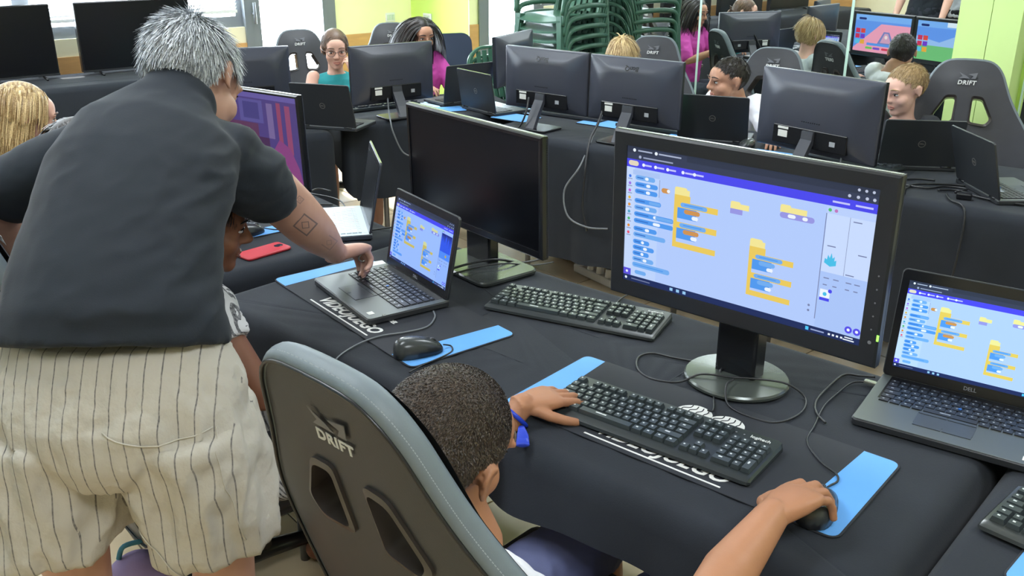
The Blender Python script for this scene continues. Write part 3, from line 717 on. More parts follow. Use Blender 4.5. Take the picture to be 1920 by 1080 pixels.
def monitor(name, label, x, y, yaw, zb, w, h, bez=(0.02, 0.02, 0.03), tilt=0.0, pic=None, stand='round', back='bulge', logo=None, led=False, depth=0.045, bezm=None, topline=False, side_buttons=False, thin=False, swivel=0.0, base_off=0.06):
    T = thing(name, label, 'monitor', (x, y, 0.75), yaw); zb -= 0.75; bezm = bezm or m_bez
    bs, bt, bb = bez; A = Matrix.Translation((0, 0, zb)) @ Matrix.Rotation(-tilt, 4, 'X')       # panel frame: x right, z up, front faces -y
    def P(x_, y_, z_): return A @ V((x_, y_, z_))
    # bezel ring with small chamfer
    o = [(-w/2, 0), (w/2, 0), (w/2, h), (-w/2, h)]; i = [(-w/2+bs, bb), (w/2-bs, bb), (w/2-bs, h-bt), (-w/2+bs, h-bt)]; e = 0.004
    oo = [(-w/2+e, e), (w/2-e, e), (w/2-e, h-e), (-w/2+e, h-e)]
    Q = MB(); Q.rings([[P(a, yy, b) for a, b in L] for L, yy in ((o, 0.022), (o, e), (oo, 0.0), (i, 0.001), (i, 0.006))], cap=False)
    fr = Q.build('bezel', bezm, T)
    if topline:
        Q = MB(); Q.box(P(0, 0.012, h+0.0008), (w*0.992, 0.006, 0.0016), A.to_3x3()); Q.build('top_edge', m_silver, fr)
    iw, ih = w-2*bs, h-bt-bb
    Q = MB(); Q.add([P(a, 0.004, b) for a, b in i], [(0, 1, 2, 3)]); sc = Q.build('screen', m_off, T)
    if pic:
        M = A @ Matrix.Translation((0, 0.0036, bb+ih/2)) @ Matrix.Rotation(PI/2, 4, 'X'); pic(iw, ih).build('picture', sc, M)
    # back shell
    def rect(k, yy, kz=None, rc=0.006):
        kz = kz if kz is not None else k
        return [P(a_, yy, h*0.5+b_) for a_, b_ in rrect(w*k, h*kz, rc, 6)]
    Q = MB()
    if thin: Q.rings([rect(1, 0.022), rect(0.99, 0.03), rect(0.9, 0.034)], cap=True)
    else: Q.rings([rect(k, yy, 1-(1-k)*1.2, rc) for k, yy, rc in ((1, 0.016, 0.006), (1, 0.024, 0.006), (0.985, 0.028, 0.010), (0.95, 0.0315, 0.02), (0.90, 0.036, 0.035), (0.84, 0.0415, 0.05), (0.78, 0.0475, 0.06), (0.72, 0.0525, 0.065), (0.66, 0.0555, 0.065), (0.60, 0.057, 0.06))], cap=True)
    bk = Q.build('back_shell', m_back, T, True, angle=70)
    if not thin:
        Q = MB(); Q.rbox(P(0, 0.047, h*0.20), (w*0.62, 0.026, h*0.24), 0.004, A.to_3x3()); rec = Q.build('port_recess', m_bezs, T)
        Q = MB(); Q.box(P(w*0.22, 0.0612, h*0.21), (w*0.08, 0.001, h*0.085), A.to_3x3()); Q.box(P(w*0.22, 0.0612, h*0.285), (w*0.09, 0.001, h*0.03), A.to_3x3()); Q.build('sticker', m_stick, rec)
        Q = MB(); Q.box(P(-w*0.2, 0.0612, h*0.19), (w*0.045, 0.001, h*0.06), A.to_3x3()); Q.build('sticker', mat('pale_sticker', srgb(160, 164, 170), 0.6), rec)
        Q = MB()
        for k in range(9): Q.box(P((k-4)*w*0.018, 0.0572, h*0.40), (w*0.008, 0.0012, h*0.012), A.to_3x3())
        Q.build('vent', m_bezs, bk)
    if logo:
        Q = MB(); add_text(Q, logo, A @ Matrix.Translation((0, 0.0515, h*0.845)) @ Matrix.Rotation(PI, 4, 'Z') @ Matrix.Rotation(PI/2-0.45, 4, 'X') @ Matrix.Rotation(PI, 4, 'Z'), size=0.03, bold=0.0004, extrude=0.0008); Q.build('lettering', m_bezs, bk)
    if side_buttons:
        Q = MB()
        for k in range(6): Q.tube([P(w/2-bs*0.45, 0.0002, 0.05+k*0.026), P(w/2-bs*0.45, -0.0006, 0.05+k*0.026)], 0.0016 if k else 0.0035, 8)
        Q.build('button', m_dot, fr)
    if led:
        Q = MB(); Q.box(P(w/2-0.0015, -0.0004, 0.062), (0.004, 0.0012, 0.012), A.to_3x3()); Q.build('power_light', m_led, fr)
    yb = base_off
    if stand == 'round':
        Q = MB(); n = 40
        Q.rings([[V((0.112*k*math.cos(2*PI*j/n), yb+0.105*k*math.sin(2*PI*j/n), zz)) for j in range(n)] for k, zz in ((0.97, 0.002), (1, 0.005), (1, 0.010), (0.97, 0.014), (0.5, 0.018), (0.3, 0.020))]); Q.build('base', m_baseg, T, True, angle=35)
        Q = MB(); Q.rbox((0, yb+0.01, zb*0.5+0.07), (0.092, 0.05, zb+0.15), 0.006); Q.build('neck', m_bezs, T)
    elif stand == 'plate':
        Q = MB(); slab(Q, 0.28, 0.20, 0.002, 0.016, 0.03, 0.004, c=(0.035, yb-0.02)); Q.build('base', m_gloss, T, True, angle=35)
        Q = MB(); Q.rbox((0, yb+0.01, zb*0.5+0.06), (0.11, 0.035, zb+0.13), 0.006); Q.build('neck', m_bezs, T)
    else:
        Q = MB(); slab(Q, 0.21, 0.15, 0.002, 0.012, 0.02, 0.003, c=(0, yb+0.03)); Q.build('base', m_bezs, T, True, angle=35)
        Q = MB(); rr_ = [[V((sx*0.026, yy+sy*0.012, zz)) for sx, sy in ((-1, -1), (1, -1), (1, 1), (-1, 1))] for yy, zz in ((yb+0.075, 0.010), (yb+0.045, zb*0.6+0.02), (0.060, zb+h*0.2), (0.056, zb+h*0.3))]; Q.rings(rr_); Q.build('neck', mat('stand_grey', srgb(58, 60, 68), 0.35), T)
    return T
m_lapd = mat('laptop_dark_shell', srgb(46, 48, 52), 0.42, bump=0.02, bscale=900)
m_deck = mat('laptop_deck', srgb(92, 98, 98), 0.36, metal=0.3)
m_silvd = mat('silver_laptop_deck', srgb(186, 198, 208), 0.3, metal=0.45)
m_silvk = mat('silver_laptop_key', srgb(205, 216, 224), 0.4)
m_pad = mat('touchpad', srgb(70, 76, 82), 0.32, metal=0.2)
m_ring = mat('lid_logo', srgb(150, 146, 140), 0.3, metal=0.6)
def keymat(name, base, leg, rough=0.4):
    m = bpy.data.materials.new(name); m.use_nodes = True; nt = m.node_tree; b = nt.nodes['Principled BSDF']; b.inputs['Roughness'].default_value = rough
    tc = nt.nodes.new('ShaderNodeTexCoord'); sp = nt.nodes.new('ShaderNodeSeparateXYZ'); nt.links.new(tc.outputs['Generated'], sp.inputs[0])
    def mth(op, a, bb=None):
        n = nt.nodes.new('ShaderNodeMath'); n.operation = op
        for k, q in enumerate((a, bb)):
            if q is None: continue
            if isinstance(q, float): n.inputs[k].default_value = q
            else: nt.links.new(q, n.inputs[k])
        return n.outputs[0]
    no = nt.nodes.new('ShaderNodeTexNoise'); no.inputs['Scale'].default_value = 9; nt.links.new(tc.outputs['Generated'], no.inputs[0])
    dx = mth('ABSOLUTE', mth('SUBTRACT', sp.outputs[0], 0.40)); dy = mth('ABSOLUTE', mth('SUBTRACT', sp.outputs[1], 0.60))
    a = mth('MULTIPLY', mth('LESS_THAN', dx, 0.10), mth('LESS_THAN', dy, 0.11)); a = mth('MULTIPLY', a, mth('GREATER_THAN', sp.outputs[2], 0.9)); a = mth('MULTIPLY', a, mth('GREATER_THAN', no.outputs['Fac'], 0.44))
    mx = nt.nodes.new('ShaderNodeMix'); mx.data_type = 'RGBA'; nt.links.new(a, mx.inputs[0]); mx.inputs[6].default_value = (*base, 1); mx.inputs[7].default_value = (*leg, 1)
    nt.links.new(mx.outputs[2], b.inputs['Base Color']); return m
m_key = keymat('keyboard_key', srgb(60, 67, 69), srgb(214, 218, 218), 0.28)
m_lkey = keymat('laptop_key', srgb(36, 38, 43), srgb(170, 176, 186), 0.36)
_kc = {}
def key_mesh(w, d, h, m, taper=0.0022, nm='key'):
    k = (round(w, 4), round(d, 4), round(h, 4), m.name)
    if k not in _kc:
        Q = MB(); Q.add([(-w/2, -d/2, 0), (w/2, -d/2, 0), (w/2, d/2, 0), (-w/2, d/2, 0), (-w/2+taper, -d/2+taper*0.7, h), (w/2-taper, -d/2+taper*0.7, h), (w/2-taper, d/2-taper*1.1, h), (-w/2+taper, d/2-taper*1.1, h)],
                        [(3, 2, 1, 0), (4, 5, 6, 7), (0, 1, 5, 4), (1, 2, 6, 5), (2, 3, 7, 6), (3, 0, 4, 7)]); _kc[k] = Q.mesh(nm, m)
    return _kc[k]
U = 0.019
def full_layout():
    K = []; x0 = -0.2145
    def row(y, items, x=x0):
        for it in items:
            if isinstance(it, tuple): x += it[0]*U; continue
            K.append((x+it*U/2, y, it)); x += it*U
    row(0.052, [1, (1,), 1, 1, 1, 1, (0.5,), 1, 1, 1, 1, (0.5,), 1, 1, 1, 1]); row(0.028, [1]*13+[2]); row(0.009, [1.5]+[1]*12+[1.5]); row(-0.010, [1.75]+[1]*12+[1.25]); row(-0.029, [1.25]+[1]*11+[2.75]); row(-0.048, [1.25, 1.25, 1.25, 6.25, 1.25, 1.25, 1.25, 1.25])
    xn = x0+15.35*U
    row(0.052, [1, 1, 1], xn); row(0.028, [1, 1, 1], xn); row(0.009, [1, 1, 1], xn); row(-0.029, [(1,), 1], xn); row(-0.048, [1, 1, 1], xn)
    xp = xn+3.35*U
    for y in (0.028, 0.009, -0.010, -0.029): row(y, [1]*4 if y != -0.029 else [1]*3, xp)
    row(-0.048, [2, 1], xp); K.append((xp+3.5*U, -0.0385, -2))
    return K
def keyboard(name, label, x, y, yaw, brand='logitech', cord=None, z=0.75, each=True, shine=False):
    T = thing(name, label, 'keyboard', (x, y, z), yaw)
    Q = MB(); w = 0.450
    prof = [(-0.0775, 0.004), (-0.076, 0.010), (-0.068, 0.0135), (-0.058, 0.0145), (0.066, 0.0195), (0.0755, 0.0195), (0.0775, 0.016), (0.0775, 0.004)]
    secs = []
    for xx, k in ((-w/2, 0.90), (-w/2+0.004, 0.975), (-w/2+0.012, 1.0), (w/2-0.012, 1.0), (w/2-0.004, 0.975), (w/2, 0.90)):
        secs.append([V((xx, a*k, 0.003+(b-0.003)*(0.55+0.45*(k-0.9)/0.1))) for a, b in prof])
    Q.rings(secs[::-1]); body = Q.build('body', mat('keyboard_shell', srgb(46, 51, 53), 0.34) if not shine else m_gloss, T, True, angle=30)
    if each:
        for kx, ky, u in full_layout():
            d = 0.0175; wv = abs(u)*U-0.0015
            if u == -2: d = 2*U-0.0015; wv = U-0.0015
            o = obj('key', key_mesh(wv, d, 0.0085, m_key), T); o.location = (kx, ky, 0.0150+(ky+0.058)*0.04); o.rotation_euler = (0.04, 0, 0)
    else:
        Q = MB()
        for kx, ky, u in full_layout():
            d = 0.0175; wv = abs(u)*U-0.0015
            if u == -2: d = 2*U-0.0015; wv = U-0.0015
            Q.box((kx, ky, 0.019+(ky+0.058)*0.04), (wv-0.003, d-0.003, 0.008))
        Q.build('key', mat('far_key', srgb(70, 74, 78), 0.35), T)['kind'] = 'stuff'
    if brand:
        Q = MB(); add_text(Q, brand, TRS((0.186, 0.058, 0.0205), 0, 0.04), size=0.0125, bold=0.0002); Q.build('lettering', m_logo_w, body)
        Q = MB()
        for k in range(3): Q.tube([(0.138+k*0.016, 0.057, 0.0196), (0.138+k*0.016, 0.057, 0.0203)], 0.002, 8)
        Q.build('status_light', m_dot, body)
    if cord:
        c_, s_ = math.cos(yaw), math.sin(yaw)
        L = [V(((px-x)*c_+(py-y)*s_, -(px-x)*s_+(py-y)*c_, pz-z)) for px, py, pz in cord]
        Q = MB(); Q.tube(catmull(L, 7), 0.0021, 7); Q.build('cord', m_cable, T, True)
    return T
def laptop(name, label, hx, hy, yaw, w, d, lidh, open_tilt, pic=None, shell=None, deck=None, keym=None, each=False, logo_back=False, logo_front=False, stickers=False, z=0.75, lidbez=0.016, rim=None):
    """(hx,hy) = middle of the hinge line; local y runs from the user to the hinge; open_tilt>0 leans the lid back"""
    shell = shell or m_lapd; deck = deck or m_deck; keym = keym or m_lkey
    c, s = math.cos(yaw), math.sin(yaw); ox, oy = hx-(-s*(d/2)), hy-(c*(d/2))
    T = thing(name, label, 'laptop', (ox, oy, z), yaw)
    Q = MB(); slab(Q, w, d, 0.002, 0.0165, 0.010, 0.002); base = Q.build('base', shell, T, True, angle=35)
    Q = MB(); slab(Q, w-0.003, d-0.003, 0.0163, 0.0185, 0.009, 0.0008); Q.build('deck', deck, base, True, angle=35)
    kw = w*0.86; u = kw/15.2; kd = u*0.98; y0 = d/2-0.030
    Q = MB(); Q.box((0, y0-kd*2.55+kd*0.5, 0.0186), (kw+0.006, kd*5.75+0.004, 0.0005)); Q.build('keyboard_well', m_bezs if not keym is m_silvk else m_silvd, base)
    rows = [([1.0]*15, 0.7), ([1]*13+[2.2], 1), ([1.5]+[1]*12+[1.7], 1), ([1.8]+[1]*11+[2.4], 1), ([1.4]+[1]*11+[2.8], 1), ([1.1, 1.1, 1.1, 1.1, 5.2, 1.1, 1.1, 1, 1.2, 1.2], 1)]
    yy = y0; Kq = MB()
    for it, hh in rows:
        hh_ = kd*hh; xk = -kw/2; sc = kw/(sum(it)*u)
        for q in it:
            wv = q*u*sc
            if each: o = obj('key', key_mesh(wv-0.0026, hh_-0.0026, 0.0022, keym, 0.0006), T); o.location = (xk+wv/2, yy-hh_/2, 0.0186)
            else: Kq.box((xk+wv/2, yy-hh_/2, 0.0197), (wv-0.0026, hh_-0.0026, 0.0022))
            xk += wv
        yy -= hh_
    if not each: Kq.build('key', keym, T)['kind'] = 'stuff'
    pw = w*0.31; px = -w*0.04
    Q = MB(); Q.box((px, yy-0.003-0.026, 0.0187), (pw, 0.044, 0.0006)); tp = Q.build('touchpad', m_pad if keym is not m_silvk else m_silvd, T)
    if keym is not m_silvk:
        Q = MB()
        for k in (-1, 1): Q.box((px+k*pw*0.25, yy-0.004-0.001, 0.0192), (pw*0.48, 0.009, 0.0014)); Q.box((px+k*pw*0.25, yy-0.029-0.028, 0.0190), (pw*0.48, 0.011, 0.0012))
        Q.build('button', m_pad, tp)
        Q = MB(); Q.tube([(px+0.012, y0-kd*3.2, 0.0186), (px+0.012, y0-kd*3.2, 0.0222)], 0.0035, 10); Q.build('pointing_stick', mat('blue_nub', srgb(40, 110, 200), 0.5), T)
    if stickers:
        Q = MB(); Q.box((w*0.40, -d/2+0.022, 0.0189), (0.018, 0.016, 0.0004)); Q.build('sticker', m_stick, base)
        Q = MB(); Q.box((w*0.40+0.030, -d/2+0.045, 0.0189), (0.010, 0.010, 0.0004)); Q.build('fingerprint_pad', m_bezs, base)
    # lid
    A = Matrix.Translation((0, d/2-0.004, 0.016)) @ Matrix.Rotation(-open_tilt, 4, 'X')
    Q = MB(); slab(Q, w, lidh, 0.0, 0.007, 0.010, 0.0015, c=(0, lidh/2)); Q.xf(A @ Matrix.Rotation(PI/2, 4, 'X')); lid = Q.build('lid', shell, T, True, angle=35)
    iw, ih = w-2*lidbez, lidh-lidbez-0.030
    Q = MB(); slab(Q, w-0.004, lidh-0.004, 0.007, 0.0078, 0.009, 0.0003, c=(0, lidh/2)); Q.xf(A @ Matrix.Rotation(PI/2, 4, 'X')); Q.build('screen_bezel', m_bezs, lid, True, angle=35)
    Mf = A @ Matrix.Translation((0, -0.0079, 0.024+ih/2)) @ Matrix.Rotation(PI/2, 4, 'X')
    if pic: pic(iw, ih).build('screen', lid, Mf)
    else:
        Q = MB(); Q.add([Mf @ V((a*iw/2, b*ih/2, 0.0001)) for a, b in ((-1, -1), (1, -1), (1, 1), (-1, 1))], [(0, 1, 2, 3)]); Q.build('screen', m_off, lid)
    if rim:
        Q = MB(); Q.box(A @ V((0, -0.004, lidh+0.0006)), (w*0.97, 0.005, 0.0016), A.to_3x3()); Q.build('rim', rim, lid)
    if logo_back:
        Mb = A @ Matrix.Translation((0, 0.0004, lidh*0.50)) @ Matrix.Rotation(PI, 4, 'Z') @ Matrix.Rotation(PI/2, 4, 'X')
        Q = MB(); n = 28
        Q.rings([[Mb @ V((r_*math.cos(2*PI*k/n), r_*math.sin(2*PI*k/n), zz)) for k in range(n)] for r_, zz in ((0.0145, 0), (0.0145, 0.0006), (0.0118, 0.0006), (0.0118, 0))], cap=False)
        add_text(Q, 'DELL', Mb @ Matrix.Translation((0, 0, 0.0003)), size=0.0088, bold=0.0002, extrude=0.0003); Q.build('logo', m_ring, lid)
    if logo_front:
        Q = MB(); add_text(Q, 'DELL', A @ Matrix.Translation((0, -0.0082, 0.013)) @ Matrix.Rotation(PI/2, 4, 'X'), size=0.011, bold=0.0002, extrude=0.0002); Q.build('logo', m_dot, lid)
    for sx in (-1, 1):
        Q = MB(); Q.tube([(sx*w*0.36-0.02, d/2-0.004, 0.0165), (sx*w*0.36+0.02, d/2-0.004, 0.0165)], 0.005, 8); Q.build('hinge', m_bezs, T, True)
    return T
def mouse(name, label, x, y, yaw, z=0.753, cord=None, sc=1.0):
    T = thing(name, label, 'mouse', (x, y, z), yaw)
    Q = MB(); n = 24; R_ = []; NK = 17
    for k in range(NK):
        t = -math.cos(PI*k/(NK-1)); yy = 0.057*t; a = max(0.0, 1-abs(t)**2.8)**(1/2.8); a = max(a, 0.05)
        hw = 0.0315*a*(1.0-0.07*t); hh = (0.0375-0.0095*t-0.010*max(0, t)**2)*max(a, 0.08)**0.75
        ring = []
        for j in range(n):
            b = 2*PI*j/n; cx, cz = math.cos(b), math.sin(b)
            ring.append(V((math.copysign(abs(cx)**0.75, cx)*hw, yy, 0.002+max(0, cz)**0.8*hh if cz > 0 else 0.002*(1+cz))))
        R_.append([p*sc for p in ring])
    Q.rings(R_[::-1]); Q.m = [1 if sum(Q.v[i][2] for i in f)/len(f) < (0.0135+0.008*math.sin(sum(Q.v[i][1] for i in f)/len(f)*45))*sc else 0 for f in Q.f]; b_ = Q.build('shell', [mat('mouse_top', srgb(58, 62, 63), 0.24), mat('mouse_side', srgb(26, 29, 36), 0.45)], T, True)
    Q = MB(); Q.tube([V((-0.0035, 0.034, 0.0235))*sc, V((0.0035, 0.034, 0.0235))*sc], 0.0080*sc, 12); Q.build('scroll_wheel', m_pla, T, True)
    Q = MB(); Q.tube([V((0, 0.004, 0.0385))*sc, V((0, 0.024, 0.0335))*sc], 0.0008, 5); Q.build('button_seam', m_pla, T)
    if cord:
        c_, s_ = math.cos(yaw), math.sin(yaw)
        L = [V(((px-x)*c_+(py-y)*s_, -(px-x)*s_+(py-y)*c_, pz-z)) for px, py, pz in cord]
        Q = MB(); Q.tube(catmull(L, 7), 0.0019, 7); Q.build('cord', m_cable, T, True)
    return T
def cable(label, pts, r=0.0024, m=None):
    o = MB(); base = V(pts[0]); o.tube(catmull([V(p)-base for p in pts], 7), r, 7); ob = o.build('cable', m or m_cable, None, True); ob.location = base
    tag(ob, label, 'cable'); return ob
m_matb = mat('mat_black', srgb(36, 39, 46), 0.75, bump=0.05, bscale=900)
m_matblue = mat('mat_blue', srgb(98, 164, 232), 0.6, var=0.04, scale=9)
m_matblue2 = mat('mat_blue_deep', srgb(40, 120, 210), 0.6)
m_print = mat('mat_print', srgb(226, 226, 222), 0.7)
MW, MDp = 0.706, 0.297
def mat_pad(name, label, x, y, yaw, brain=True, text=True):
    T = thing(name, label, 'desk mat', (x, y, 0.7504), yaw)
    Q = MB(); slab(Q, MW, MDp, 0.0, 0.003, 0.022, 0.0008); Q.build('base', m_matb, T, True, angle=35)
    for sx, wi in ((-1, 0.072), (1, 0.088)):
        pr = [V((-MW/2+0.004, -MDp/2+0.004, 0)), V((-MW/2+wi, -MDp/2+0.004, 0)), V((-MW/2+wi-0.018, MDp/2-0.004, 0)), V((-MW/2+0.004, MDp/2-0.004, 0))]
        poly = [(p.x, p.y) for i_ in (0, 1, 2, 3) for p in (round_poly(pr, 0.018, 5)[i_*6:i_*6+6] if i_ in (0, 3) else [pr[i_]])]
        if sx > 0: poly = [(-x_, y_) for x_, y_ in poly][::-1]
        Q = MB(); Q.prism(poly, 0.0029, 0.0033); Q.build('blue_end', m_matblue, T)
    if text:
        Q = MB(); add_text(Q, 'VIDEOJUEGO', TRS((0.0, -0.107, 0.0033)), size=0.046, bold=0.0014, shear=0.28, extrude=0.0002, space=1.02)
        add_text(Q, 'DEL', TRS((0.105, -0.045, 0.0033)), size=0.018, bold=0.0006, shear=0.25, extrude=0.0002)
        Q.box((-0.005, -0.1355, 0.0032), (0.29, 0.0042, 0.0006)); Q.build('printed_lettering', m_print, T)
        Q = MB()
        for k in range(7): Q.box((MW/2-0.066+k*0.0052, -MDp/2+0.036+(k % 3)*0.002, 0.0034), (0.0028, 0.009 if k % 2 else 0.013, 0.0004))
        Q.build('printed_mark', m_print, T)
    if brain:
        Q = MB()
        for bx in (-0.028, 0.042):
            outl = catmull([(bx-0.032, 0.052, 0), (bx-0.034, 0.078, 0), (bx-0.012, 0.098, 0), (bx+0.016, 0.096, 0), (bx+0.034, 0.078, 0), (bx+0.030, 0.052, 0)], 4, closed=True)
            Q.prism([(p.x, p.y) for p in outl], 0.0029, 0.0034)
        Q.build('printed_emblem', m_print, T)
        Q = MB()
        for bx in (-0.028, 0.042):
            for k in range(4):
                Q.tube(catmull([(bx-0.024+k*0.014, 0.058, 0.0035), (bx-0.030+k*0.016, 0.072, 0.0035), (bx-0.018+k*0.013, 0.082, 0.0035), (bx-0.018+k*0.012, 0.094, 0.0035)], 4), 0.0012, 4)
        Q.build('printed_emblem_line', m_matb, T)
    return T
# ================================================================== FOREGROUND DESK
mat_pad('desk_mat', 'black desk mat with blue ends under the open laptop the man touches', -0.322, 2.21, -0.905, brain=False)
mat_pad('desk_mat', 'black desk mat with blue ends under the keyboard the boy types on', 0.340, 1.570, -0.707)
mat_pad('desk_mat', 'black desk mat with a blue end cut by the bottom right corner', 1.077, 0.99, -0.80, brain=False)
monitor('desktop_monitor', 'large black monitor showing a block coding page, beside the right laptop', 0.442, 1.748, -0.728, 0.895, 0.60, 0.365, (0.034, 0.030, 0.036), -0.02,
        pic=lambda w, h: scratch_pic(w, h, 0.92), stand='round', led=True, topline=True, side_buttons=True, base_off=0.055)
monitor('desktop_monitor', 'black monitor with its screen off behind the open laptop', -0.116, 2.51, -0.90, 0.85, 0.618, 0.322, (0.012, 0.012, 0.020), -0.02, stand='plate', topline=True, bezm=m_bezs, base_off=0.03)
keyboard('keyboard', 'black keyboard under the left hand of the boy in the foreground', 0.276, 1.572, -0.666, z=0.7535,
         cord=[(0.385, 1.625, 0.768), (0.400, 1.640, 0.760), (0.419, 1.726, 0.754), (0.442, 1.773, 0.756), (0.45, 1.80, 0.775), (0.519, 1.86, 0.757)])
keyboard('keyboard', 'black keyboard lying unused between the laptop and the lit monitor', 0.161, 2.150, -0.467,
         cord=[(0.255, 2.185, 0.765), (0.268, 2.215, 0.756), (0.285, 2.252, 0.754), (0.308, 2.278, 0.754), (0.345, 2.29, 0.754)])
keyboard('keyboard', 'glossy black keyboard cut off by the right edge of the picture', 0.95, 1.14, -0.843, brand=None, z=0.7535, shine=True)
laptop('laptop', 'open dark laptop with a block coding page under the man\'s hand', -0.25, 2.335, -0.985, 0.342, 0.228, 0.218, 0.20, pic=lambda w, h: scratch_pic(w, h, 0.85, (0.75, 0.9, 1.15), True), each=True, stickers=True, logo_front=True, z=0.7537)
laptop('laptop', 'open grey laptop with a coding page at the right edge', 0.932, 1.696, -0.61, 0.340, 0.237, 0.232, 0.20, pic=lambda w, h: scratch_pic(w, h, 1.0, (0.95, 1.08, 1.1)), each=True, stickers=True, logo_front=True, lidbez=0.017)
mouse('computer_mouse', 'black mouse resting on the blue end of the mat by the racing chair', -0.212, 1.918, -1.15, z=0.7540,
      cord=[(-0.157, 1.942, 0.764), (-0.140, 1.950, 0.757), (-0.137, 1.925, 0.755), (-0.160, 1.892, 0.755), (-0.195, 1.855, 0.755), (-0.222, 1.818, 0.755)], sc=1.0)
mouse('computer_mouse', 'black mouse under the right hand of the boy in the foreground', 0.503, 1.306, -0.53, z=0.7540,
      cord=[(0.531, 1.355, 0.765), (0.548, 1.377, 0.757), (0.566, 1.392, 0.757), (0.570, 1.415, 0.757), (0.556, 1.455, 0.756), (0.553, 1.528, 0.754), (0.587, 1.592, 0.753), (0.629, 1.669, 0.753), (0.674, 1.724, 0.753), (0.72, 1.768, 0.756), (0.752, 1.760, 0.760)])
cable('thin grey cord hanging over the table edge from the open laptop', [(-0.196, 2.150, 0.760), (-0.190, 2.115, 0.757), (-0.205, 2.060, 0.7565), (-0.253, 2.028, 0.7565), (-0.314, 2.003, 0.7565), (-0.365, 1.953, 0.7535), (-0.398, 1.892, 0.745), (-0.408, 1.872, 0.70), (-0.405, 1.868, 0.60)], 0.0022, m_cableg)
cable('long black cord looping around the round base of the lit monitor', [(0.50, 1.90, 0.754), (0.431, 1.870, 0.754), (0.368, 1.89, 0.754), (0.317, 1.917, 0.754), (0.283, 1.895, 0.754), (0.275, 1.833, 0.754), (0.299, 1.788, 0.754), (0.352, 1.770, 0.756), (0.40, 1.775, 0.772), (0.46, 1.752, 0.776), (0.51, 1.745, 0.776), (0.569, 1.73, 0.772), (0.600, 1.699, 0.755), (0.572, 1.638, 0.754), (0.515, 1.601, 0.754), (0.470, 1.622, 0.754), (0.435, 1.665, 0.758), (0.440, 1.715, 0.775), (0.46, 1.74, 0.778)], 0.0023)
cable('black power cord between the lit monitor and the right laptop', [(0.775, 1.79, 0.758), (0.744, 1.80, 0.756), (0.715, 1.808, 0.754), (0.669, 1.758, 0.754), (0.620, 1.69, 0.754), (0.605, 1.64, 0.754), (0.61, 1.60, 0.754)], 0.0024)
# usb plug of the right laptop
q = MB(); q.rbox((0, 0, 0), (0.034, 0.013, 0.008), 0.002); o = q.build('usb_plug', m_silver); o.location = (0.757, 1.757, 0.760); o.rotation_euler = (0, 0, -0.7); tag(o, 'silver tipped plug in the side of the right laptop', 'plug')
cable('black cables draped over the base of the switched off monitor', [(-0.215, 2.37, 0.775), (-0.12, 2.455, 0.776), (-0.045, 2.485, 0.778), (0.03, 2.52, 0.756), (0.09, 2.56, 0.754)], 0.0035)
cable('thin cable on the base of the switched off monitor', [(-0.20, 2.34, 0.776), (-0.10, 2.425, 0.775), (-0.02, 2.46, 0.775), (0.06, 2.50, 0.755), (0.12, 2.53, 0.754)], 0.0022)
# small white key fob by the laptop's far end
mb = MB(); mb.rbox((0, 0, 0.004), (0.05, 0.035, 0.008), 0.003); o = mb.build('memory_card', m_sheet); o.location = (-0.385, 2.50, 0.754); o.rotation_euler = (0, 0, 0.5); tag(o, 'small white card lying behind the laptop the man touches', 'card')

# ================================================================== DESK WITH THE SILVER LAPTOP
mat_pad('desk_mat', 'black desk mat with blue end behind the red phone', -1.03, 3.03, -0.89, brain=False, text=False)
laptop('laptop', 'open silver laptop with pale keys behind the man\'s forearm', -0.468, 2.905, -1.334, 0.330, 0.226, 0.226, 0.20, deck=m_silvd, keym=m_silvk, shell=mat('slim_dark_lid', srgb(60, 64, 76), 0.35), rim=m_silver)
monitor('desktop_monitor', 'black monitor showing a purple room scene beside the man\'s arm', -0.866, 3.067, -0.622, 0.85, 0.50, 0.313, (0.010, 0.010, 0.018), -0.03, pic=lambda w, h: room_pic(w, h, 0.55), stand='slant', topline=True, bezm=m_bezs)
keyboard('keyboard', 'black keyboard at the purple monitor, seen past the girl\'s face', -1.045, 3.02, -0.89, brand=None, z=0.7535)
mouse('computer_mouse', 'black mouse under a hand beside the red phone', -0.828, 2.785, -0.75, z=0.7540, cord=[(-0.793, 2.825, 0.765), (-0.77, 2.835, 0.757), (-0.735, 2.83, 0.757), (-0.70, 2.86, 0.756), (-0.66, 2.98, 0.754), (-0.70, 3.08, 0.753)])
T = thing('phone', 'red cased phone lying face down on the black cloth', 'phone', (-0.736, 2.622, 0.7505), 0.845)
q = MB(); slab(q, 0.152, 0.074, 0, 0.0095, 0.012, 0.003); q.build('case', mat('red_case', srgb(190, 52, 62), 0.45), T, True, angle=40)
q = MB(); slab(q, 0.028, 0.020, 0.0094, 0.0108, 0.009, 0.0006, c=(0.052, 0.0)); cp = q.build('camera_plate', m_bezs, T, True, angle=40)
q = MB(); [q.tube([(0.046+k*0.012, 0, 0.0107), (0.046+k*0.012, 0, 0.0114)], 0.0042, 12) for k in (0, 1)]; q.build('lens', mat('lens_glass', srgb(60, 60, 70), 0.1), cp)
for k, P_ in enumerate(([(-0.56, 3.05, 0.754), (-0.60, 3.16, 0.756), (-0.66, 3.22, 0.756), (-0.74, 3.28, 0.754), (-0.80, 3.40, 0.754)], [(-0.47, 2.80, 0.76), (-0.41, 2.84, 0.757), (-0.36, 2.86, 0.756), (-0.345, 2.885, 0.74), (-0.33, 2.90, 0.6)], [(-0.62, 3.12, 0.754), (-0.69, 3.13, 0.755), (-0.74, 3.2, 0.754), (-0.72, 3.33, 0.754), (-0.66, 3.30, 0.754)])):
    cable(['black cable behind the silver laptop, running to the purple monitor', 'black cable dropping over the edge behind the silver laptop', 'short black cable curled behind the silver laptop'][k], P_, 0.0026)

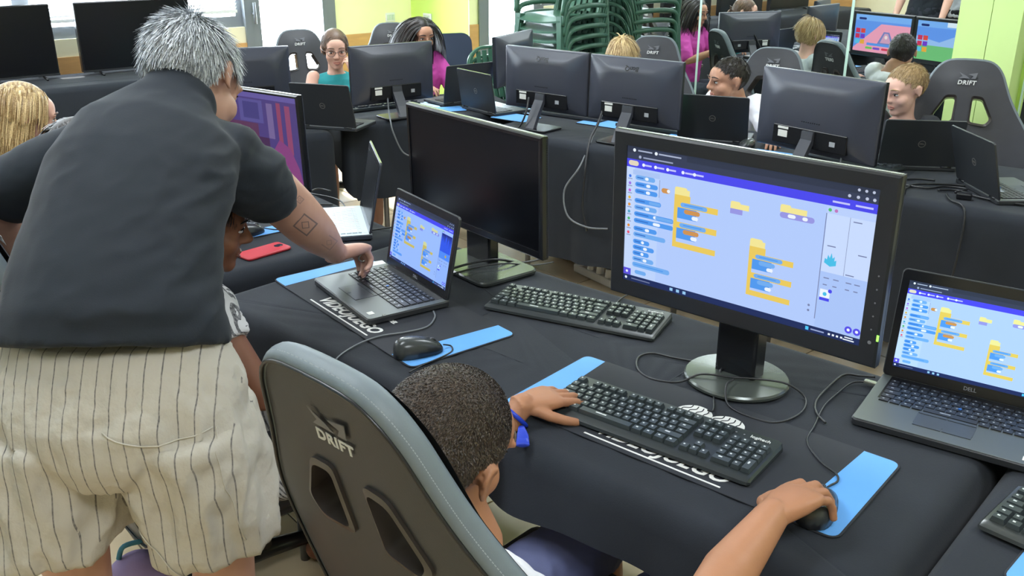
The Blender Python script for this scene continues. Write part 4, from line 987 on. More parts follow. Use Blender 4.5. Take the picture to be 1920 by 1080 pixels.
# ================================================================== BACK ROW
PIV = math.pi
monitor('desktop_monitor', 'dark monitor seen from behind in front of the teal girl', -0.615, 4.80, 0.593+PIV, 0.817, 0.459, 0.289, pic=lambda w, h: scratch_pic(w, h, 0.8), stand='slant', tilt=0.01)
monitor('desktop_monitor', 'grey monitor seen from behind, in front of the stacked green chairs', 0.173, 4.50, -0.695+PIV, 0.827, 0.49, 0.289, pic=lambda w, h: game_pic(w, h, 0, 0.95), stand='slant', tilt=-0.01, logo='BenQ')
monitor('desktop_monitor', 'grey monitor seen from behind, hiding the child with straight blond hair', 0.551, 4.184, -0.685+PIV, 0.826, 0.475, 0.289, pic=lambda w, h: game_pic(w, h, 1, 0.95), stand='slant', tilt=-0.03, logo='BenQ')
monitor('desktop_monitor', 'largest dark monitor seen from behind, between the two boys', 1.194, 3.62, -0.929+PIV, 0.821, 0.548, 0.308, pic=lambda w, h: game_pic(w, h, 1, 0.9), stand='slant', tilt=-0.02, bezm=m_bezs)
monitor('desktop_monitor', 'monitor seen edge-on from behind, beside the arched green chairs', 0.0, 5.35, 1.119+PIV, 0.826, 0.47, 0.272, pic=lambda w, h: scratch_pic(w, h, 0.8), stand='slant', tilt=-0.03)
monitor('desktop_monitor', 'dark monitor seen from behind between the man\'s hair and the empty racing chair', -1.34, 4.72, 0.35+PIV, 0.825, 0.46, 0.27, stand='slant')
laptop('laptop', 'black laptop lid with round logo below the teal girl', -0.878, 4.400, -0.324+PIV, 0.312, 0.215, 0.215, 0.27, logo_back=True)
laptop('laptop', 'black laptop lid with round logo in front of another laptop', -0.178, 4.84, -0.935+PIV, 0.309, 0.21, 0.198, 0.15, logo_back=True, pic=lambda w, h: scratch_pic(w, h, 0.8), rim=m_silver)
laptop('laptop', 'black laptop standing open behind another laptop near the green chairs', -0.240, 5.10, 0.649+PIV, 0.309, 0.21, 0.205, 0.20)
laptop('laptop', 'black laptop lid in front of the boy in the white shirt', 0.886, 4.105, -0.381+PIV, 0.312, 0.215, 0.21, 0.257, logo_back=True, pic=lambda w, h: scratch_pic(w, h, 0.8))
laptop('laptop', 'black laptop lid in front of the blond boy, facing away', 1.60, 3.615, -0.145+PIV, 0.300, 0.21, 0.196, 0.228, logo_back=True, pic=lambda w, h: scratch_pic(w, h, 0.8))
laptop('laptop', 'black laptop turned sideways at the right end of the back row', 1.678, 3.281, -1.551+PIV, 0.32, 0.225, 0.21, 0.27, logo_back=True, pic=lambda w, h: Pic(w, h).r(0, 0, 1, 1, srgb(60, 120, 220), 0.6))
keyboard('keyboard', 'keyboard catching window light in front of the teal girl', -0.72, 4.99, 0.593+PIV, brand=None, each=False)
keyboard('keyboard', 'keyboard behind the left of the two grey monitors', 0.30, 4.76, -0.66+PIV, brand=None, each=False)
keyboard('keyboard', 'keyboard behind the right of the two grey monitors', 0.72, 4.41, -0.66+PIV, brand=None, each=False)
keyboard('keyboard', 'keyboard behind the largest dark monitor', 1.40, 3.78, -0.93+PIV, brand=None, each=False)
def pad(label, x, y, yaw, w=0.25, d=0.2):
    T = thing('mouse_pad', label, 'mouse pad', (x, y, 0.7504), yaw); q = MB(); slab(q, w, d, 0, 0.003, 0.012, 0.0008); q.build('rubber_base', m_matb, T)
    q = MB(); slab(q, w-0.006, d-0.006, 0.0028, 0.0034, 0.010, 0.0002); q.build('cloth_face', m_matblue, T); return T
pad('pale blue pad on the table of the teal girl', -0.33, 4.93, 0.35, 0.16, 0.14)
pad('pale blue pad under the left grey monitor', 0.02, 4.70, -0.66, 0.22, 0.16)
pad('pale blue pad between the two grey monitors', 0.46, 4.55, -0.66, 0.26, 0.16)
pad('pale blue pad behind the right grey monitor', 0.80, 4.22, -0.66, 0.20, 0.15)
pad('pale blue pad under the edge of the largest dark monitor', 1.09, 3.86, -0.66, 0.22, 0.18)
m_paper = mat('pale_blue_paper', srgb(176, 206, 236), 0.7)
for lab, x, y, yaw in (('pale sheet of paper on the table beside the teal girl\'s monitor', -0.50, 5.05, 0.2), ('pale sheet of paper near the open laptop and the magenta girl', -0.36, 5.16, 0.7), ('white sheet of paper behind the left grey monitor', 0.16, 4.86, -0.4)):
    q = MB(); slab(q, 0.21, 0.148, 0, 0.0006, 0.001, 0.0001, n=1); o = q.build('paper_sheet', m_paper); o.location = (x, y, 0.7506); o.rotation_euler = (0, 0, yaw); tag(o, lab, 'paper')
mouse('computer_mouse', 'mouse between the white shirt boy\'s laptop and the largest monitor', 1.02, 4.02, 2.4, sc=0.9)
# cables hanging from the back row
cable('pale cable looping down in front of the teal girl\'s table', [(-0.63, 4.74, 0.90), (-0.62, 4.70, 0.80), (-0.60, 4.60, 0.755), (-0.585, 4.575, 0.70), (-0.54, 4.58, 0.60), (-0.47, 4.60, 0.585), (-0.43, 4.62, 0.66), (-0.46, 4.70, 0.76), (-0.53, 4.76, 0.80)], 0.004, m_cableg)
cable('dark cable from the right grey monitor hanging down the cloth', [(0.42, 4.25, 0.90), (0.385, 4.19, 0.82), (0.345, 4.11, 0.76), (0.325, 4.04, 0.66), (0.315, 4.02, 0.5), (0.335, 3.99, 0.38)], 0.0055)
cable('grey cable bulging out from the cloth below the right grey monitor', [(0.41, 4.23, 0.86), (0.36, 4.15, 0.765), (0.30, 4.05, 0.66), (0.235, 4.06, 0.55), (0.25, 4.03, 0.44), (0.33, 3.99, 0.40), (0.42, 3.93, 0.41)], 0.0042, m_cableg)
cable('dark cable from the left grey monitor to the table top', [(0.08, 4.43, 0.90), (0.065, 4.40, 0.83), (0.03, 4.41, 0.76), (-0.02, 4.45, 0.755), (-0.06, 4.52, 0.755)], 0.0045)
cable('cable hanging from the monitor beside the arched green chairs', [(0.04, 5.31, 0.95), (0.045, 5.26, 0.86), (0.055, 5.22, 0.77), (0.07, 5.16, 0.755)], 0.0045)
cable('pale cable behind the largest dark monitor', [(1.24, 3.53, 0.90), (1.255, 3.50, 0.84), (1.22, 3.44, 0.77), (1.16, 3.43, 0.755)], 0.004, m_cableg)
for k, P_ in enumerate(([(1.33, 3.36, 0.757), (1.40, 3.37, 0.756), (1.48, 3.45, 0.757), (1.55, 3.46, 0.757), (1.60, 3.44, 0.757)], [(1.36, 3.30, 0.757), (1.43, 3.31, 0.757), (1.50, 3.38, 0.758), (1.62, 3.38, 0.757), (1.68, 3.36, 0.757)],
                       [(1.55, 3.30, 0.757), (1.62, 3.29, 0.758), (1.66, 3.20, 0.757), (1.75, 3.12, 0.757), (1.90, 3.06, 0.757)], [(1.56, 3.25, 0.757), (1.54, 3.17, 0.757), (1.56, 3.10, 0.74), (1.55, 3.07, 0.6), (1.53, 3.06, 0.4)], [(1.60, 3.27, 0.757), (1.66, 3.31, 0.758), (1.60, 3.35, 0.757), (1.52, 3.33, 0.757), (1.44, 3.39, 0.757)])):
    cable(['black cable behind the lit monitor running to the blond boy\'s laptop', 'black cable in front of the blond boy\'s laptop', 'black cable along the table edge at the right', 'black cable hanging down the cloth at the right end', 'coiled black cable in front of the sideways laptop'][k], P_, 0.0042)
def adapter(label, x, y, yaw, w=0.05):
    q = MB(); q.rbox((0, 0, 0.012), (w, 0.028, 0.024), 0.005); o = q.build('power_adapter', m_bezs); o.location = (x, y, 0.7505); o.rotation_euler = (0, 0, yaw); tag(o, label, 'adapter')
adapter('small black adapter behind the lit monitor\'s corner', 1.39, 3.26, 0.3); adapter('small black adapter in front of the sideways laptop', 1.60, 3.20, -0.5)
q = MB(); q.rbox((0, 0, 0.012), (0.05, 0.03, 0.022), 0.006); o = q.build('usb_hub', m_sheet); o.location = (1.33, 3.33, 0.7505); o.rotation_euler = (0, 0, 0.9); tag(o, 'white hub shining beside the lit monitor\'s top right corner', 'hub')
# floor socket strip with plugs under the back row
T = thing('power_strip', 'white power strip with plugs on the floor under the back row', 'power strip', (0.42, 4.39, 0.0), -0.98)
MB().rbox((0, 0, 0.022), (0.30, 0.055, 0.044), 0.008).build('strip_body', m_sheet, T)
for k in range(4):
    q = MB(); q.tube([(-0.105+k*0.07, 0, 0.044), (-0.105+k*0.07, 0, 0.085)], [0.022, 0.018], 12); pg = q.build('plug', m_sheet, T, True, angle=40)
    q = MB(); x0 = -0.105+k*0.07; q.tube(catmull([(x0, 0, 0.085), (x0, 0.01, 0.13), (x0-0.03, 0.03, 0.15), (x0-0.10, 0.06, 0.10), (x0-0.22, 0.05, 0.02), (x0-0.34, 0.04+0.02*k, 0.006)], 6), 0.0055, 7); q.build('plug_cord', m_cable, pg, True)
# backpack in lilac and teal behind the man's legs
T = thing('backpack', 'lilac and teal backpack on the floor behind the man\'s legs', 'backpack', (-0.835, 1.72, 0.0), 0.4); T.scale = (0.72, 0.72, 0.72)
q = MB(); q.ell((0, 0, 0.25), (0.15, 0.11, 0.25)); co, fs = blob(q, 0.01, 4); MB().add(co.tolist(), fs).build('bag', mat('lilac_fabric', srgb(150, 132, 176), 0.85, bump=0.1, bscale=200), T, True)
q = MB(); q.rbox((0, -0.10, 0.15), (0.2, 0.06, 0.18), 0.025, seg=3); q.build('front_pocket', mat('teal_fabric', srgb(70, 130, 150), 0.85), T, True)
q = MB(); q.tube(catmull([(-0.05, 0.0, 0.49), (-0.03, 0.0, 0.53), (0.03, 0, 0.53), (0.05, 0, 0.49)], 5), 0.008, 8); q.build('handle', mat('teal_fabric', (0, 0, 0)), T, True)

# ================================================================== TELEVISIONS
TV_L = ['small television right behind the man\'s grey hair', 'small television cut by the left edge of the picture', 'small television third from the glass door', 'small television fourth from the glass door']
for k in range(4):
    s1 = -1.972-0.883*k; cc = room(s1-0.372, 0.25)
    T = thing('television', TV_L[k], 'television', (cc.x, cc.y, 0.7505), W_ANG)
    q = MB(); q.rbox((0, 0.02, 0.2345), (0.74, 0.05, 0.435), 0.006); bd = q.build('casing', m_bezs, T)
    q = MB(); q.box((0, -0.0058, 0.238), (0.722, 0.001, 0.408)); q.build('screen', m_off, T)
    q = MB(); q.box((0, -0.006, 0.024), (0.74, 0.003, 0.012)); q.build('lower_trim', m_bez, bd)
    for sx in (-1, 1):
        q = MB(); q.tube([(sx*0.27, 0.02, 0.02), (sx*0.27, -0.09, 0.006)], 0.007, 8); q.tube([(sx*0.27, 0.02, 0.02), (sx*0.27, 0.11, 0.006)], 0.007, 8); q.build('foot', m_bezs, T, True)

# ================================================================== CHAIRS OF THE ROOM
dupchair('black racing style chair with two bright openings behind the teal girl', -1.388, 6.2, -2.72, 0.88)
dupchair('black racing style chair top behind the dark monitor, beside the magenta girl', -0.875, 6.9, -2.85, 0.86)
dupchair('empty dark racing style chair behind the right grey monitor', 0.844, 5.6, 2.75, 0.90)
dupchair('grey edged racing style chair behind the boy in the white shirt', 1.391, 5.0, 2.60, 0.905)
dupchair('large empty racing style chair at the right, facing the camera', 1.995, 4.15, 2.70, 0.95)
def grey_seat(label, x, y, yaw):
    T = thing('side_chair', label, 'chair', (x, y, 0), yaw)
    q = MB(); a = [V((p[0], 0.02*math.cos(p[0]*9), p[1])) for p in rrect(0.34, 0.40, 0.08, 5)]
    q.rings([[V((p.x*0.88, -0.20+dy+0.16*p.x*p.x*4-p.z*0.12, p.z*0.85+0.76)) for p in a] for dy in (-0.012, 0.012)][::-1]); q.build('backrest', mat('glossy_slate', srgb(66, 72, 92), 0.15, spec=0.7), T, True, angle=40)
    q = MB(); q.rbox((0, 0.05, 0.45), (0.42, 0.42, 0.04), 0.015, seg=3); q.build('seat', mat('glossy_slate', (0, 0, 0)), T, True, angle=40)
    for sx in (-1, 1):
        q = MB(); q.tube([(sx*0.18, -0.18, 0.75), (sx*0.19, -0.16, 0.45), (sx*0.21, -0.22, 0)], 0.012, 8); q.build('leg', m_steel, T, True)
        q = MB(); q.tube([(sx*0.19, 0.22, 0.45), (sx*0.21, 0.26, 0)], 0.012, 8); q.build('leg', m_steel, T, True)
grey_seat('glossy slate chair beside the lime wall corner', -0.36, 6.75, -2.75)
G0 = make_mono('stacking_chair', 'lowest green plastic chair of the tall stack by the mirror', (0.60, 5.83), M_ANG+PI+0.35)
GS = 0.82; g = room(-0.30, 2.22); G0.scale = (GS, GS, GS); G0.location = (g.x, g.y, 0); G0.rotation_euler = (0, 0, 2.33)
ORD = ['second', 'third', 'fourth', 'fifth', 'sixth', 'seventh', 'eighth', 'ninth', 'tenth', 'eleventh', 'twelfth', 'thirteenth', 'fourteenth']
for k in range(13):
    c = copy_tree(G0); c.location = (g.x-WD.x*0.006*(k+1), g.y-WD.y*0.006*(k+1), 0.074*GS*(k+1)); c['label'] = '%s green plastic chair from the floor in the tall stack by the mirror' % ORD[k]
g2 = V((-0.06, 6.35, 0))
for k in range(4):
    c = copy_tree(G0); c.location = (g2.x+0.012*k, g2.y, 0.062*k); c.rotation_euler = (0, 0, -2.6); c['label'] = '%s green plastic chair from the floor in the low stack by the slate chair' % (['lowest']+ORD)[k]
c = copy_tree(G0); c.location = (-2.05, 4.15, 0); c.rotation_euler = (0, 0, -2.3); c['label'] = 'single green plastic chair behind the curly blond child'
# ================================================================== PEOPLE
from mathutils.bvhtree import BVHTree
def skin(name, col, var=0.06): return mat(name, col, 0.5, var=var, scale=14, bump=0.04, bscale=260, spec=0.35, sss=0.04)
sk_man = skin('skin_fair', srgb(196, 150, 128)); sk_boy = skin('skin_tan', srgb(178, 126, 94)); sk_girl = skin('skin_brown', srgb(128, 84, 62))
sk_f1 = skin('skin_light', srgb(212, 166, 146)); sk_f2 = skin('skin_olive', srgb(186, 138, 112)); sk_pale = skin('skin_pale', srgb(222, 176, 158))
m_eye = mat('eye_white', srgb(225, 222, 218), 0.25); m_iris = mat('iris_dark', srgb(40, 28, 22), 0.2); m_lip = mat('lip_rose', srgb(184, 116, 104), 0.5); m_lipd = mat('lip_brown', srgb(112, 66, 56), 0.5)
m_nail = mat('finger_nail', srgb(224, 178, 166), 0.3)
def hairmat(name, c0, c1):
    m = bpy.data.materials.new(name); m.use_nodes = True; nt = m.node_tree; b = nt.nodes['Principled BSDF']; b.inputs['Roughness'].default_value = 0.42; b.inputs['Specular IOR Level'].default_value = 0.4
    g = nt.nodes.new('ShaderNodeNewGeometry'); r = nt.nodes.new('ShaderNodeValToRGB'); tc = nt.nodes.new('ShaderNodeTexCoord'); nz = nt.nodes.new('ShaderNodeTexNoise'); nz.inputs['Scale'].default_value = 260; nt.links.new(tc.outputs['Object'], nz.inputs[0])
    ad = nt.nodes.new('ShaderNodeMath'); ad.operation = 'MULTIPLY_ADD'; ad.inputs[1].default_value = 1.6; nt.links.new(nz.outputs['Fac'], ad.inputs[0]); sb = nt.nodes.new('ShaderNodeMath'); sb.operation = 'SUBTRACT'; sb.inputs[1].default_value = 0.8; nt.links.new(g.outputs['Random Per Island'], sb.inputs[0]); nt.links.new(sb.outputs[0], ad.inputs[2]); nt.links.new(ad.outputs[0], r.inputs[0])
    r.color_ramp.elements[0].color = (*c0, 1); r.color_ramp.elements[1].color = (*c1, 1); nt.links.new(r.outputs[0], b.inputs['Base Color']); return m
h_grey = hairmat('hair_grey', srgb(112, 116, 122), srgb(236, 240, 244)); h_buzz = hairmat('hair_dark_brown', srgb(40, 33, 28), srgb(92, 78, 66)); h_black = hairmat('hair_black', srgb(18, 15, 14), srgb(46, 36, 32))
h_brown = hairmat('hair_brown', srgb(58, 42, 34), srgb(112, 86, 68)); h_blond = hairmat('hair_blond', srgb(140, 108, 66), srgb(226, 198, 146)); h_sand = hairmat('hair_sandy', srgb(120, 96, 68), srgb(190, 160, 116)); h_lbrown = hairmat('hair_light_brown', srgb(62, 47, 38), srgb(118, 92, 72))
def head_M(c, face, up=V((0, 0, 1)), s=1.0):
    y = V(face).normalized(); x = y.cross(V(up)).normalized(); z = x.cross(y)
    return Matrix.Translation(V(c)) @ Matrix(((x.x, y.x, z.x), (x.y, y.y, z.y), (x.z, y.z, z.z))).to_4x4() @ Matrix.Scale(s, 4)
def head_prims(mb, M, ears=True, child=True):
    q = MB()
    q.ell((0, -0.014, 0.028), (0.074, 0.094, 0.084)); q.ell((0, 0.030, -0.038), (0.058, 0.060, 0.070)); q.ell((0, 0.045, 0.030), (0.060, 0.052, 0.050))
    q.ell((0, 0.064, -0.092), (0.026, 0.023, 0.020)); q.ell((0, 0.03, -0.082), (0.045, 0.048, 0.026))
    for sx in (-1, 1):
        q.ell((sx*0.032, 0.054, -0.034), (0.030, 0.031, 0.030)); q.ell((sx*0.030, 0.083, 0.018), (0.026, 0.012, 0.009)); q.ell((sx*0.010, 0.098, -0.033), (0.009, 0.010, 0.007))
        q.ell((sx*0.031, 0.077, -0.002), (0.015, 0.012, 0.011))
        if ears:
            R_ = Matrix.Rotation(sx*0.35, 3, 'Z')
            q.ell((sx*0.079, -0.008, -0.004), (0.006, 0.014, 0.021), R_)
            e = catmull([(sx*0.077, 0.004, -0.022), (sx*0.081, -0.005, -0.025), (sx*0.083, -0.017, -0.009), (sx*0.085, -0.022, 0.009), (sx*0.083, -0.014, 0.021), (sx*0.081, 0.0, 0.019), (sx*0.077, 0.007, 0.009)], 4); q.tube(e, 0.0042, 8)
    q.cap_limb([(0, 0.092, 0.012), (0, 0.101, -0.010), (0, 0.110, -0.028)], [0.008, 0.009, 0.012], 12)
    q.ell((0, 0.086, -0.058), (0.022, 0.009, 0.0060)); q.ell((0, 0.084, -0.069), (0.018, 0.009, 0.0065))
    q.xf(M); mb.add(q.v, q.f)
def face_parts(T, M, browm, lipm=None, gaze=(0, 0)):
    lipm = lipm or m_lip
    for sx in (-1, 1):
        q = MB(); q.ell((sx*0.031, 0.0798, -0.001), (0.0125, 0.0105, 0.0060), nu=14, nv=8); q.xf(M); e = q.build('eye', m_eye, T, True, world=True)
        q = MB(); q.ell((sx*0.031+gaze[0], 0.0884, -0.001+gaze[1]), (0.0052, 0.0030, 0.0056), nu=12, nv=6); q.xf(M); q.build('iris', m_iris, e, True); _fixw(q, e, T)
        q = MB(); q.tube(catmull([(sx*0.044, 0.083, 0.003), (sx*0.037, 0.0900, 0.0065), (sx*0.028, 0.0915, 0.0065), (sx*0.018, 0.088, 0.001)], 3), 0.0016, 5); q.xf(M); q.build('eyelid', m_iris, T, True, world=True)
        q = MB(); q.tube(catmull([(sx*0.051, 0.080, 0.020), (sx*0.040, 0.0945, 0.0265), (sx*0.026, 0.0975, 0.0265), (sx*0.013, 0.0965, 0.0215)], 3), [0.001, 0.0018, 0.0024, 0.0027, 0.0028, 0.0029, 0.0028, 0.0027, 0.0026, 0.0020], 6); q.xf(M); q.build('eyebrow', browm, T, True, world=True)
    q = MB()
    q.tube(catmull([(-0.021, 0.084, -0.0625), (-0.010, 0.0932, -0.0575), (0, 0.0942, -0.059), (0.010, 0.0932, -0.0575), (0.021, 0.084, -0.0625)], 3), [0.0010]+[0.0022]*11+[0.0010], 6)
    q.tube(catmull([(-0.020, 0.083, -0.0640), (-0.008, 0.0912, -0.0690), (0.008, 0.0912, -0.0690), (0.020, 0.083, -0.0640)], 4), [0.0010]+[0.0027]*11+[0.0010], 6)
    q.xf(M); q.build('lips', lipm, T, True, world=True)
def _fixw(q, e, T):
    l = T.location
    me = e.children[-1].data if e.children else None
    for o in e.children:
        if o.name.startswith('iris') and not o.get('_f'):
            for v in o.data.vertices: v.co -= l
            o['_f'] = 1; del o['_f']
def strands(T, M, n, keep, dirf, length, width=0.0022, m=None, seed=1, seg=3, grow=1.06, name='hair', cap=True, capgrow=1.035, world=True, offs=0.0, droop=0.0, base=None):
    """hair: a fitted cap plus many fine ribbons growing from it; local head coordinates"""
    rnd = random.Random(seed); mb = MB(); C = V((0, -0.014, 0.028)); Rr = V((0.074, 0.094, 0.084))
    if base: C, Rr = V(base[0]), V(base[1])
    if cap:
        nu, nv = 44, 26; q = MB(); q.ell(C, Rr*capgrow, nu=nu, nv=nv)
        fs = [f for f in q.f if keep(sum((V(q.v[i]) for i in f), V())/len(f))]
        mb.add(q.v, fs)
    done = 0; tries = 0
    while done < n and tries < n*6:
        tries += 1
        z = rnd.uniform(-1, 1); a = rnd.uniform(0, 2*PI); r = math.sqrt(1-z*z); u = V((r*math.cos(a), r*math.sin(a), z))
        p = V((C.x+Rr.x*u.x*1.02, C.y+Rr.y*u.y*1.02, C.z+Rr.z*u.z*1.02))
        if not keep(p): continue
        nn = V((u.x/Rr.x, u.y/Rr.y, u.z/Rr.z)).normalized(); d = dirf(p, nn, rnd); L = length(p, rnd) if callable(length) else length
        w = nn.cross(d)
        if w.length < 1e-4: w = V((1, 0, 0))
        w = (w.normalized()+nn*rnd.uniform(-0.5, 0.5)).normalized()*width*rnd.uniform(0.7, 1.3)
        pts = []; cur = p.copy(); dd = d.copy()
        for k in range(seg+1):
            pts.append(cur.copy()); cur = cur+dd*(L/seg); dd = (dd+V((0, 0, -droop))).normalized()
            # stay outside the skull
            e = V(((cur.x-C.x)/Rr.x, (cur.y-C.y)/Rr.y, (cur.z-C.z)/Rr.z)); l = e.length
            if 0.2 < l < 1.03: cur = C+V((e.x/l*Rr.x, e.y/l*Rr.y, e.z/l*Rr.z))*1.035
        vs = []
        for k, q_ in enumerate(pts):
            t = 1-0.8*k/seg; vs += [q_-w*t, q_+w*t]
        mb.add(vs, [(2*k, 2*k+1, 2*k+3, 2*k+2) for k in range(seg)]); done += 1
    mb.xf(M); return mb.build(name, m, T, True, world=world)
def hand(mb, W, fd, nd, side, curl=(0.25, 0.35, 0.2), sc=1.0, thumb=0.3, splay=0.09, curls=None, tips=None):
    y = V(fd).normalized(); z = V(nd); z = (z-y*z.dot(y)).normalized(); x = y.cross(z); t = -1 if side == 'R' else 1
    A = Matrix(((x.x, y.x, z.x), (x.y, y.y, z.y), (x.z, y.z, z.z))).to_4x4(); A.translation = V(W); A = A @ Matrix.Scale(sc, 4)
    q = MB()
    q.sect([((0, -0.02, 0), (0.024, 0, 0), (0, 0, 0.019)), ((0, 0.006, 0), (0.027, 0, 0), (0, 0, 0.017)), ((0, 0.04, 0.001), (0.037, 0, 0), (0, 0, 0.0165)), ((0, 0.070, 0.001), (0.040, 0, 0), (0, 0, 0.0135)), ((0, 0.084, 0), (0.037, 0, 0), (0, 0, 0.009))], 20, pw=2.6)
    q.ell((t*0.022, 0.03, -0.006), (0.017, 0.030, 0.015))
    F = [(t*0.0290, 0.076, (0.038, 0.023, 0.019), 0.0090), (t*0.0095, 0.082, (0.042, 0.026, 0.020), 0.0092), (-t*0.0100, 0.078, (0.038, 0.024, 0.019), 0.0088), (-t*0.0285, 0.068, (0.030, 0.018, 0.016), 0.0078)]
    out = []
    for k, (bx, by, Ls, r) in enumerate(F):
        cu = curls[k] if curls else curl; a = 0; sp = t*splay*(1.5-k)/1.5; p = V((bx, by-0.012, 0.0)); P = [p, V((bx, by, 0.001))]; Rv = [r*1.08, r*1.1]; cur = V((bx, by, 0.001))
        for j, L in enumerate(Ls):
            a += cu[j]; d = V((math.sin(sp), math.cos(sp)*math.cos(a), -math.sin(a))).normalized(); cur = cur+d*L; P.append(cur.copy()); Rv.append(r*(1.0, 0.92, 0.80)[j])
        q.cap_limb(P, Rv, 12); nz = V((0, math.sin(a), math.cos(a))); out.append((A @ (cur+nz*r*0.52), (A.to_3x3() @ nz), A.to_3x3() @ d))
    tb = V((t*0.020, 0.016, -0.004)); d1 = V((t*0.80, 0.62, -0.22)).normalized(); d2 = V((t*(0.62-thumb), 0.80, -0.18)).normalized(); d3 = V((t*(0.45-thumb*1.2), 0.88, -0.12)).normalized()
    p1 = tb+d1*0.036; p2 = p1+d2*0.032; p3 = p2+d3*0.024; q.cap_limb([tb, p1, p2, p3], [0.0135, 0.0118, 0.0105, 0.0088], 12); nz = V((-t*0.35, 0.0, 0.9)).normalized(); out.append((A @ (p3+nz*0.0055), A.to_3x3() @ nz, A.to_3x3() @ d3))
    q.xf(A); mb.add(q.v, q.f)
    if tips is not None: tips += out
def nails(T, tips, sc, m=None):
    for p, n, d in tips:
        n = n.normalized(); d = d.normalized(); x = d.cross(n).normalized(); R_ = Matrix(((x.x, d.x, n.x), (x.y, d.y, n.y), (x.z, d.z, n.z)))
        q = MB(); q.ell(p, (0.0052*sc, 0.0062*sc, 0.0022*sc), R_, 12, 6); q.build('fingernail', m or m_nail, T, True, world=True)
def ik(S, Wp, l1, l2, pole):
    S, Wp = V(S), V(Wp); d = Wp-S; L = min(d.length, (l1+l2)*0.995); u = d.normalized(); a = (l1*l1-l2*l2+L*L)/(2*L); h = math.sqrt(max(0, l1*l1-a*a)); p = V(pole); p = (p-u*p.dot(u)).normalized(); return S+u*a+p*h
def wrinkle(co, fs, amp, sc, stretch=(1, 1, 1), ridg=False, mask=None):
    me = bpy.data.meshes.new('t'); me.from_pydata(co.tolist(), [], fs); me.update(); n = len(co); nr = np.empty(n*3, dtype=np.float32); me.vertices.foreach_get('normal', nr); nr = nr.reshape(-1, 3); bpy.data.meshes.remove(me)
    out = co.copy()
    for i in range(n):
        p = co[i]; v = noise.fractal(V((p[0]*sc*stretch[0], p[1]*sc*stretch[1], p[2]*sc*stretch[2])), 1.0, 2.0, 3)
        if ridg: v = 0.5-abs(v)
        k = amp*v*(mask(p) if mask else 1); out[i] = p+nr[i]*k
    return out
def person(name, label, xy): return thing(name, label, 'person', (xy[0], xy[1], 0.0))
def addblob(T, name, mb, voxel, m, smooth=6, wr=None):
    co, fs = blob(mb, voxel, smooth)
    if wr: co = wrinkle(co, fs, *wr[0], **(wr[1] if len(wr) > 1 else {}))
    o = MB().add(co.tolist(), fs); return o.build(name, m, T, True, world=True), co, fs
K_TOP = lambda p: p.z > 0.035 or (p.y < -0.005 and p.z > -0.045) or (p.y < 0.02 and p.z > 0.0)
